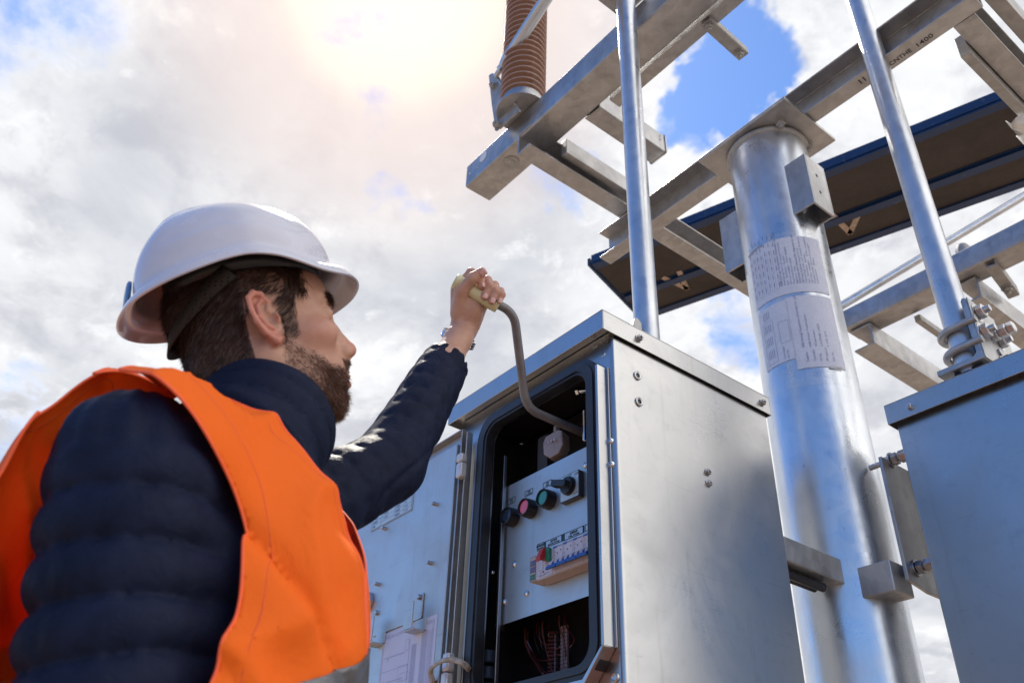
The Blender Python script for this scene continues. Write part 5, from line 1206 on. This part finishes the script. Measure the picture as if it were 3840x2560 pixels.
def strap_pts(ph0, ph1, n, ra, z0, z1, wd_):
    out = []
    for k in range(n+1):
        a = ph0+(ph1-ph0)*k/n; t_ = k/n; out.append((ra[0]*math.cos(a), ra[1]*math.sin(a), z0+(z1-z0)*t_))
    return out
def band(name, P_, wd_, thk, material, parent, up=(0, 0, 1)):
    m = MB(); rows = []; P_ = [V3(p) for p in P_]
    for k, p in enumerate(P_):
        tg = nrm(P_[min(k+1, len(P_)-1)]-P_[max(k-1, 0)]); u_ = nrm(V3(up)-tg*np.dot(up, tg)); rows.append(m.addv([h2w(p-u_*wd_/2), h2w(p+u_*wd_/2)]))
    for a, b in zip(rows, rows[1:]): m.face((a, a+1, b+1, b))
    o = m.build(name, material, parent, smooth=60); s_ = o.modifiers.new('thickness', 'SOLIDIFY'); s_.thickness = thk; s_.offset = 0; return o
hb_ = [( -.108*math.cos(a)-.006, .0905*math.sin(a),   .080-.070*max(0, math.cos(a))**1.2) for a in np.linspace(-1.25, 1.25, 30)]
def perf_fn(t, b):
    v = objv(t); vo = t.add('ShaderNodeTexVoronoi', {'Vector': v, 'Scale': 190., 'Randomness': .0}).outputs[0]
    setp(t, b, col=t.mix(t.mapr(vo, .25, .32, 0, 1), (.006, .005, .005), (.032, .026, .023)), rough=.75, spec=.1)
mat('perforated_strap', perf_fn)
band('rear_strap', hb_, .024, .0018, M['perforated_strap'], hat, (.25, 0, 1))
hb2 = [(.098*math.cos(a)-.008, .084*math.sin(a), .080) for a in np.linspace(-math.pi, math.pi, 48)]
band('head_band', hb2, .030, .002, M['black_plastic'], hat)
lab = [hat2w(V3(hat_pt(a_, .05))+V3((-.012, 0, -.0045))) for a_ in (-.25, .05)]
# --- jacket
def quilt(d, t, L, pitch, amp, p, seed, ph=0., th=None):
    s_ = t*L; w1 = wob(p, 15, seed, 2); x = s_/pitch+ph+.17*w1+.10*wob(p, 7, seed+9, 1)
    sn = np.abs(np.sin(np.pi*x)); puff = sn**.6; am = amp*(.75+.5*wob(p, 12, seed+7, 1))
    wr = 1-np.abs(np.sin(wob(p, 11, seed+3, 2)*4.2)); wr = wr**3
    d = d-am*(puff-.6)+.0055*wr*(.4+.6*puff)-.0020*wob(p, 60, seed+5, 2)
    if th is not None: d = d+.0013*np.sin(th*13+3*wob(p, 25, seed+11, 2))*np.exp(-((sn-.12)/.38)**2)
    return d
CA = NB+TF*.004; CBt = NB+nrm(h2w((-.004, 0, -.105))-NB)*.1
def f_arm(p, pts, rs, pitch, amp, seed):
    d = None; acc = 0
    for a, b, ra, rb in zip(pts, pts[1:], rs, rs[1:]):
        L = np.linalg.norm(b-a); dd, t = f_cap(p, a, b, ra, rb, True); ax_ = nrm(b-a); k1 = nrm(np.cross(ax_, (.2, .3, .9))); k2 = np.cross(ax_, k1); th = np.arctan2((p-a)@k1.astype(np.float32), (p-a)@k2.astype(np.float32)); e = quilt(dd-(ra+(rb-ra)*t), t, L, pitch, amp, p, seed, acc/pitch, th); acc += L
        d = e if d is None else smin(d, e, .018)
    return d
def torso_sm(p, off=0.):
    q = w2t(p).astype(np.float32)
    d = f_ell(q, (-.005, .052, 1.43), (.170, .131, .20)); d = smin(d, f_ell(q, (0, .055, 1.16), (.165, .135, .27)), .08); d = smin(d, f_ell(q, (0, .03, .95), (.178, .135, .16)), .08)
    d = smin(d, f_chain(p, [RSH-TS*.03, t2w(0, .02, 1.59), LSH+TS*.03], [.066, .072, .066], .03), .05)
    d = smin(d, f_cap(p, NB-UZ*.06, NB+UZ*.0, .085, .07), .05)
    return d-off
def f_jacket(p):
    p = p.astype(np.float32); q = w2t(p)
    d = torso_sm(p)
    d = quilt(d, q[:, 2], 1., .055, .006, p, 9)
    ra = f_arm(p, [RSH+TS*.0+TF*.006+UZ*.003, RE+TF*.012, RWR], [.074, .070, .050], .045, .0175, 21)
    d = smin(d, ra, .03)
    la = f_arm(p, [LSH, LE, LE+(LW-LE)*.865], [.072, .055, .045], .042, .0062, 31)
    d = smin(d, la, .03)
    # hollow cuff so the wrist shows
    axw = nrm(LW-LE); d = smax(d, -f_cap(p, LE+(LW-LE)*.72, LW+axw*.05, .036), .006)
    # stand-up collar: open tube round the neck
    u = nrm(CBt-CA); s0 = (p-CA)@u.astype(np.float32); rad = np.linalg.norm(p-CA-s0[:, None]*u, axis=1); f_ = ((p-CA)@nrm(TF-u*np.dot(TF, u)).astype(np.float32))
    H_ = .074+.10*np.clip(f_, -.08, .12)
    rr = .0755-.004*np.clip(f_/.08, -1, 1)-.003*np.cos(s0*60)-.05*np.clip(s0, 0, .1)*np.clip(f_/.08, 0, 1)
    col = smax(np.abs(rad-rr)-.0060-.0075*np.abs(np.sin((H_-s0)*88+.25))**.5-.0045*wob(p, 34, 4, 3), np.maximum(s0-H_, -s0-.03), .006)
    d = smin(d, col, .016)
    d = smax(d, -np.maximum(rad-rr+.0105, -s0+.02), .008)
    return d
_t1 = _t.time()
Vj, Fj = surface_nets(f_jacket, (-1.32, -.03, .80), (-.55, .84, 2.14), .0038); Vj = smooth_np(Vj, Fj, 1, .2)
print('jacket', len(Vj), _t.time()-_t1)
def nylon_fn(t, b):
    v = objv(t); n = t.noise(v, 14, 5, .6, .8); n2 = t.noise(v, 55, 5, .65, 1.2); wv = t.noise(v, 900, 2, .5)
    setp(t, b, col=t.mix(t.mapr(n, .3, .7, 0, 1), (.008, .011, .027), (.014, .019, .044)), rough=t.mapr(n2, .3, .7, .44, .60), spec=.06,
         normal=bump(t, t.math('ADD', t.math('MULTIPLY', n2, 1.), t.math('MULTIPLY', n, 1.4)), .35, .005))
mat('navy_nylon', nylon_fn)
jacket = np_mesh('jacket', Vj, Fj, M['navy_nylon'], person)
# --- vest: loose shell over jacket, cut by real armholes and neck
def f_vest(p):
    p = p.astype(np.float32); q = w2t(p); s_, f_, z_ = q[:, 0], q[:, 1], q[:, 2]
    d = torso_sm(p, .020)
    d = smin(d, f_chain(p, [RSH+TS*.004, RE], [.088, .080], .02), .05)               # cloth lies over the sleeve at the armhole
    d = smin(d, f_cap(p, LSH, LSH+(LE-LSH)*.3, .078), .05)
    d = smin(d, f_ell(q, (.00, -.085, 1.36), (.185, .062, .23)), .05)               # back panel standing off the back
    d = smin(d, f_ell(q, (.150, -.068, 1.500), (.055, .055, .095)), .03)
    d = smin(d, f_ell(q, (.160, -.052, 1.600), (.026, .026, .034)), .03)
    d = smin(d, f_ell(q, (.04, .115, 1.20), (.145, .082, .26)), .05)
    rdg = lambda a_: 1-np.abs(np.sin(a_))
    fold = .017*rdg(wob(q, 9, 90, 2)*3.0+z_*13+s_*5)**3*sm(1.60-z_, 0, .10)*(.35+.65*sm(wob(q, 8, 95, 1), -.2, .5))+.010*rdg(wob(q, 13, 97, 2)*2.6+f_*16-z_*8)**3-.016*rdg(z_*21+1.3*np.sin(s_*17+1)+f_*6)**4*np.exp(-((z_-1.45)/.10)**2)+.0045*np.sin(s_*46+2.2*np.sin(z_*9)+.8*np.sin(f_*20))*sm(1.50-z_, 0, .12)+.004*wob(p, 22, 71, 3)+.0035*np.sin(z_*52+np.sin(s_*21)*1.6+f_*12)*np.exp(-((z_-1.40)/.07)**2)
    return d-fold*(.15+.85*sm(s_, -.06, .03))
def hole_field(V):        # > 0 keeps cloth
    q = w2t(V); s_, f_, z_ = q[:, 0], q[:, 1], q[:, 2]
    g = None
    for sg in (1, -1):
        fc, zc = (-.005, 1.385) if sg > 0 else (.03, 1.44)
        rf = np.where(f_ > fc, .136, .088); rz_ = np.where(f_ > fc, .222, .262); r = (np.sqrt(((f_-fc)/rf)**2+((z_-zc)/rz_)**2)-1)*.1
        r = np.maximum(r, (.10 if sg > 0 else .08)-sg*s_); g = r if g is None else np.minimum(g, r)
    dl = f_cap(V.astype(np.float32), LSH, LE, .098, .085); g = np.minimum(g, np.maximum(dl, s_+.06)); g = np.minimum(g, smax(smax(.168-s_, f_+.046, .008), 1.566-z_+.5*np.clip(-.075-f_, 0, .1), .045))
    nk = np.sqrt(((s_+.005)/.108)**2+((f_-.045)/.098)**2)-1+np.clip((1.56-z_)*6, 0, 3); g = smin(g, nk*.08, .012)
    vv = np.abs(s_)-.0035-np.clip((z_-1.50), 0, .3)*.62; vv = np.maximum(vv, .06-f_); g = smin(g, vv, .012)
    return np.minimum(g, z_-.86)
def clip_mesh(V, F, g):
    """cut a quad mesh along g = 0, keeping g > 0, with a clean edge"""
    T = np.concatenate([F[:, [0, 1, 2]], F[:, [0, 2, 3]]]); G = g[T]; k = (G > 0).sum(1)
    keep = T[k == 3].tolist(); V = V.tolist(); cache = {}
    def cut(a, b):
        key = (a, b) if a < b else (b, a)
        if key not in cache:
            t = g[a]/(g[a]-g[b]); V.append([V[a][i]+(V[b][i]-V[a][i])*t for i in range(3)]); cache[key] = len(V)-1
        return cache[key]
    for tri in T[(k == 1) | (k == 2)]:
        out = []
        for i in range(3):
            a, b = int(tri[i]), int(tri[(i+1) % 3])
            if g[a] > 0: out.append(a)
            if (g[a] > 0) != (g[b] > 0): out.append(cut(a, b))
        keep.append(out)
    V = np.array(V); used = np.zeros(len(V), bool)
    for f in keep: used[f] = True
    mp = np.cumsum(used)-1; return V[used], [[int(mp[i]) for i in f] for f in keep]
Vv, Fv = surface_nets(f_vest, (-1.32, -.25, .84), (-.5, .66, 1.74), .006); Vv = smooth_np(Vv, Fv, 2, .5)
Vv2, Fv2 = clip_mesh(Vv, Fv, hole_field(Vv))
def vest_fn(t, b):
    v = objv(t); n = t.noise(v, 9, 4, .6, .5); n2 = t.noise(v, 34, 4, .6, .8); wv = t.add('ShaderNodeTexWave', {'Vector': v, 'Scale': 300., 'Distortion': .3}).outputs[1]
    col = (1., .18, .018)
    setp(t, b, col=col, rough=.7, spec=.15, normal=bump(t, t.math('ADD', t.math('MULTIPLY', n2, .8), t.math('ADD', t.math('MULTIPLY', n, 2.), t.math('MULTIPLY', wv, .04))), .35, .006))
    tr = t.add('ShaderNodeBsdfTranslucent', {0: (1., .10, .045, 1)}); mx = t.add('ShaderNodeMixShader', {0: .22, 1: b.outputs[0], 2: tr.outputs[0]})
    t.l.new(mx.outputs[0], t.n['Material Output'].inputs[0])
mat('orange_fabric', vest_fn)
vest = np_mesh('safety_vest', Vv2, Fv2, M['orange_fabric'], person); sv = vest.modifiers.new('thickness', 'SOLIDIFY'); sv.thickness = .0014; sv.offset = 0

def boundary_loops(F):
    cnt = {}
    for f in F:
        for a, b in zip(f, f[1:]+f[:1]): cnt[(a, b)] = 1
    nx = {a: b for a, b in cnt if (b, a) not in cnt}; loops = []; seen = set()
    for st in list(nx):
        if st in seen: continue
        lp = []; c = st
        while c in nx and c not in seen: seen.add(c); lp.append(c); c = nx[c]
        if len(lp) > 30: loops.append(lp)
    return loops
mbind = simple('orange_binding', (.95, .12, .03), .55, nz=.05)
for lp in boundary_loops(Fv2):
    P = Vv2[lp]
    for _ in range(6): P = (np.roll(P, 1, 0)+P*2+np.roll(P, -1, 0))/4
    P = P[::2]; m = MB(); m.tube(list(P), .0017, 6, closed=True); m.build('edge_binding', mbind, vest, smooth=80)
mst = simple('stitch_thread', (.75, .09, .015), .7)
Vw, Fw = clip_mesh(Vv, Fv, hole_field(Vv)-.0125)
for lp in boundary_loops(Fw):
    P = Vw[lp]
    for _ in range(6): P = (np.roll(P, 1, 0)+P*2+np.roll(P, -1, 0))/4
    P = P[::2]; m = MB(); m.tube(list(P), .00115, 5, closed=True); m.build('stitched_seam', mst, vest, smooth=80)
def vnormals(V, F):
    N = np.zeros_like(V)
    for f in F: n_ = np.cross(V[f[1]]-V[f[0]], V[f[2]]-V[f[0]]); N[f] += n_
    return N/(np.linalg.norm(N, axis=1)[:, None]+1e-12)
def refl_fn(t, b): setp(t, b, col=(.16, .16, .17), rough=.38, metal=.5, normal=bump(t, t.add('ShaderNodeTexVoronoi', {'Vector': objv(t), 'Scale': 300.}).outputs[0], .3, .001))
mat('reflective_tape', refl_fn)
zq = w2t(Vv)[:, 2]; sq = w2t(Vv)[:, 0]; tl = np.clip(.10-sq, -.1, .12)*.5; gs = np.minimum(np.minimum(zq-1.322-tl, 1.376+tl-zq), hole_field(Vv)-.004)
Vs, Fs = clip_mesh(Vv, Fv, gs); Ns = vnormals(Vs, Fs); 
tape = np_mesh('reflective_strip', Vs+Ns*.0022, Fs, M['reflective_tape'], vest); st = tape.modifiers.new('thickness', 'SOLIDIFY'); st.thickness = .0008; st.offset = 0
# --- watch bracelet round the raised wrist
wax = nrm(hm(-27, -94, -14)-hm(-14, -66, -9)); wc = hm(-20.5, -79, -11); e1 = nrm(np.cross(wax, FW)); e2 = np.cross(wax, e1)
watch = empty('wristwatch', wc, None, None); del_keys = [k for k in ('label', 'category') if k in watch.keys()]
adopt(watch, person)
nl = 26
for k in range(nl):
    a = 2*math.pi*k/nl; rx_, ry_ = .0325, .0300; p = wc+e1*rx_*math.cos(a)+e2*ry_*math.sin(a); tg = nrm(-e1*rx_*math.sin(a)+e2*ry_*math.cos(a)); ou = nrm(np.cross(tg, wax))
    m = MB()
    for o_, w_ in ((-.0052, .0021), (0, .0026), (.0052, .0021)): m.obox(p+wax*o_+tg*(.0012 if o_ == 0 else 0), tg, wax, ou, .0030, w_, .0013)
    o_ = m.build('bracelet_link', M['chrome'], None, bevel=.0003); adopt(o_, watch)
pw = wc+e1*0+FW*.03
m = MB(); m.lathe([(0, .006), (.0150, .006), (.0165, .004), (.0165, -.002), (0, -.002)], wc-nrm(np.cross(e1, wax))*.031*(1 if np.dot(np.cross(e1, wax), FW) > 0 else -1), nrm(np.cross(e1, wax))*(1 if np.dot(np.cross(e1, wax), FW) > 0 else -1), 32); wcase = m.build('watch_case', M['chrome'], None); adopt(wcase, watch)
# --- trousers and boots, below the picture
def f_trs(p):
    d = f_ell(w2t(p), (0, .03, .93), (.172, .128, .14))
    for s_ in (-.09, .09): d = smin(d, f_chain(p, [t2w(s_, .01, .95), t2w(s_*1.1, .03, .52), t2w(s_*1.15, .0, .09)], [.10, .072, .062], .03), .05)
    return d-.004*wob(p, 20, 3, 2)
Vt, Ft = surface_nets(f_trs, (-1.35, -.15, .02), (-.5, .75, 1.12), .014); np_mesh('trousers', Vt, Ft, simple('dark_trousers', (.02, .022, .03), .7, nz=.2), person)
for s_ in (-.104, .104):
    def f_bt(p, s_=s_): return smax(smin(f_chain(p, [t2w(s_, -.02, .05), t2w(s_, .15, .04)], [.05, .045], .02), f_cap(p, t2w(s_, -.01, .05), t2w(s_, -.005, .17), .052), .03), -(p[:, 2]-.004), .005)
    Vt, Ft = surface_nets(f_bt, tuple(t2w(s_, .05, .09)-V3((.22, .22, .10))), tuple(t2w(s_, .05, .1)+V3((.22, .22, .17))), .008); np_mesh('boot', Vt, Ft, simple('boot_leather', (.02, .016, .013), .5), person)

GR = {'operating_pipe': 'operating pipes', 'switchgear_cabinet': 'switchgear cabinets', 'steel_beam': 'beams of the pole frame', 'steel_channel': 'steel channels of the frame', 'steel_angle': 'loose steel bars of the frame', 'hanging_bracket': 'small hanging brackets'}
for o in COL.objects:
    if o.parent is None and o.name.split('.')[0] in GR: o['group'] = GR[o.name.split('.')[0]]
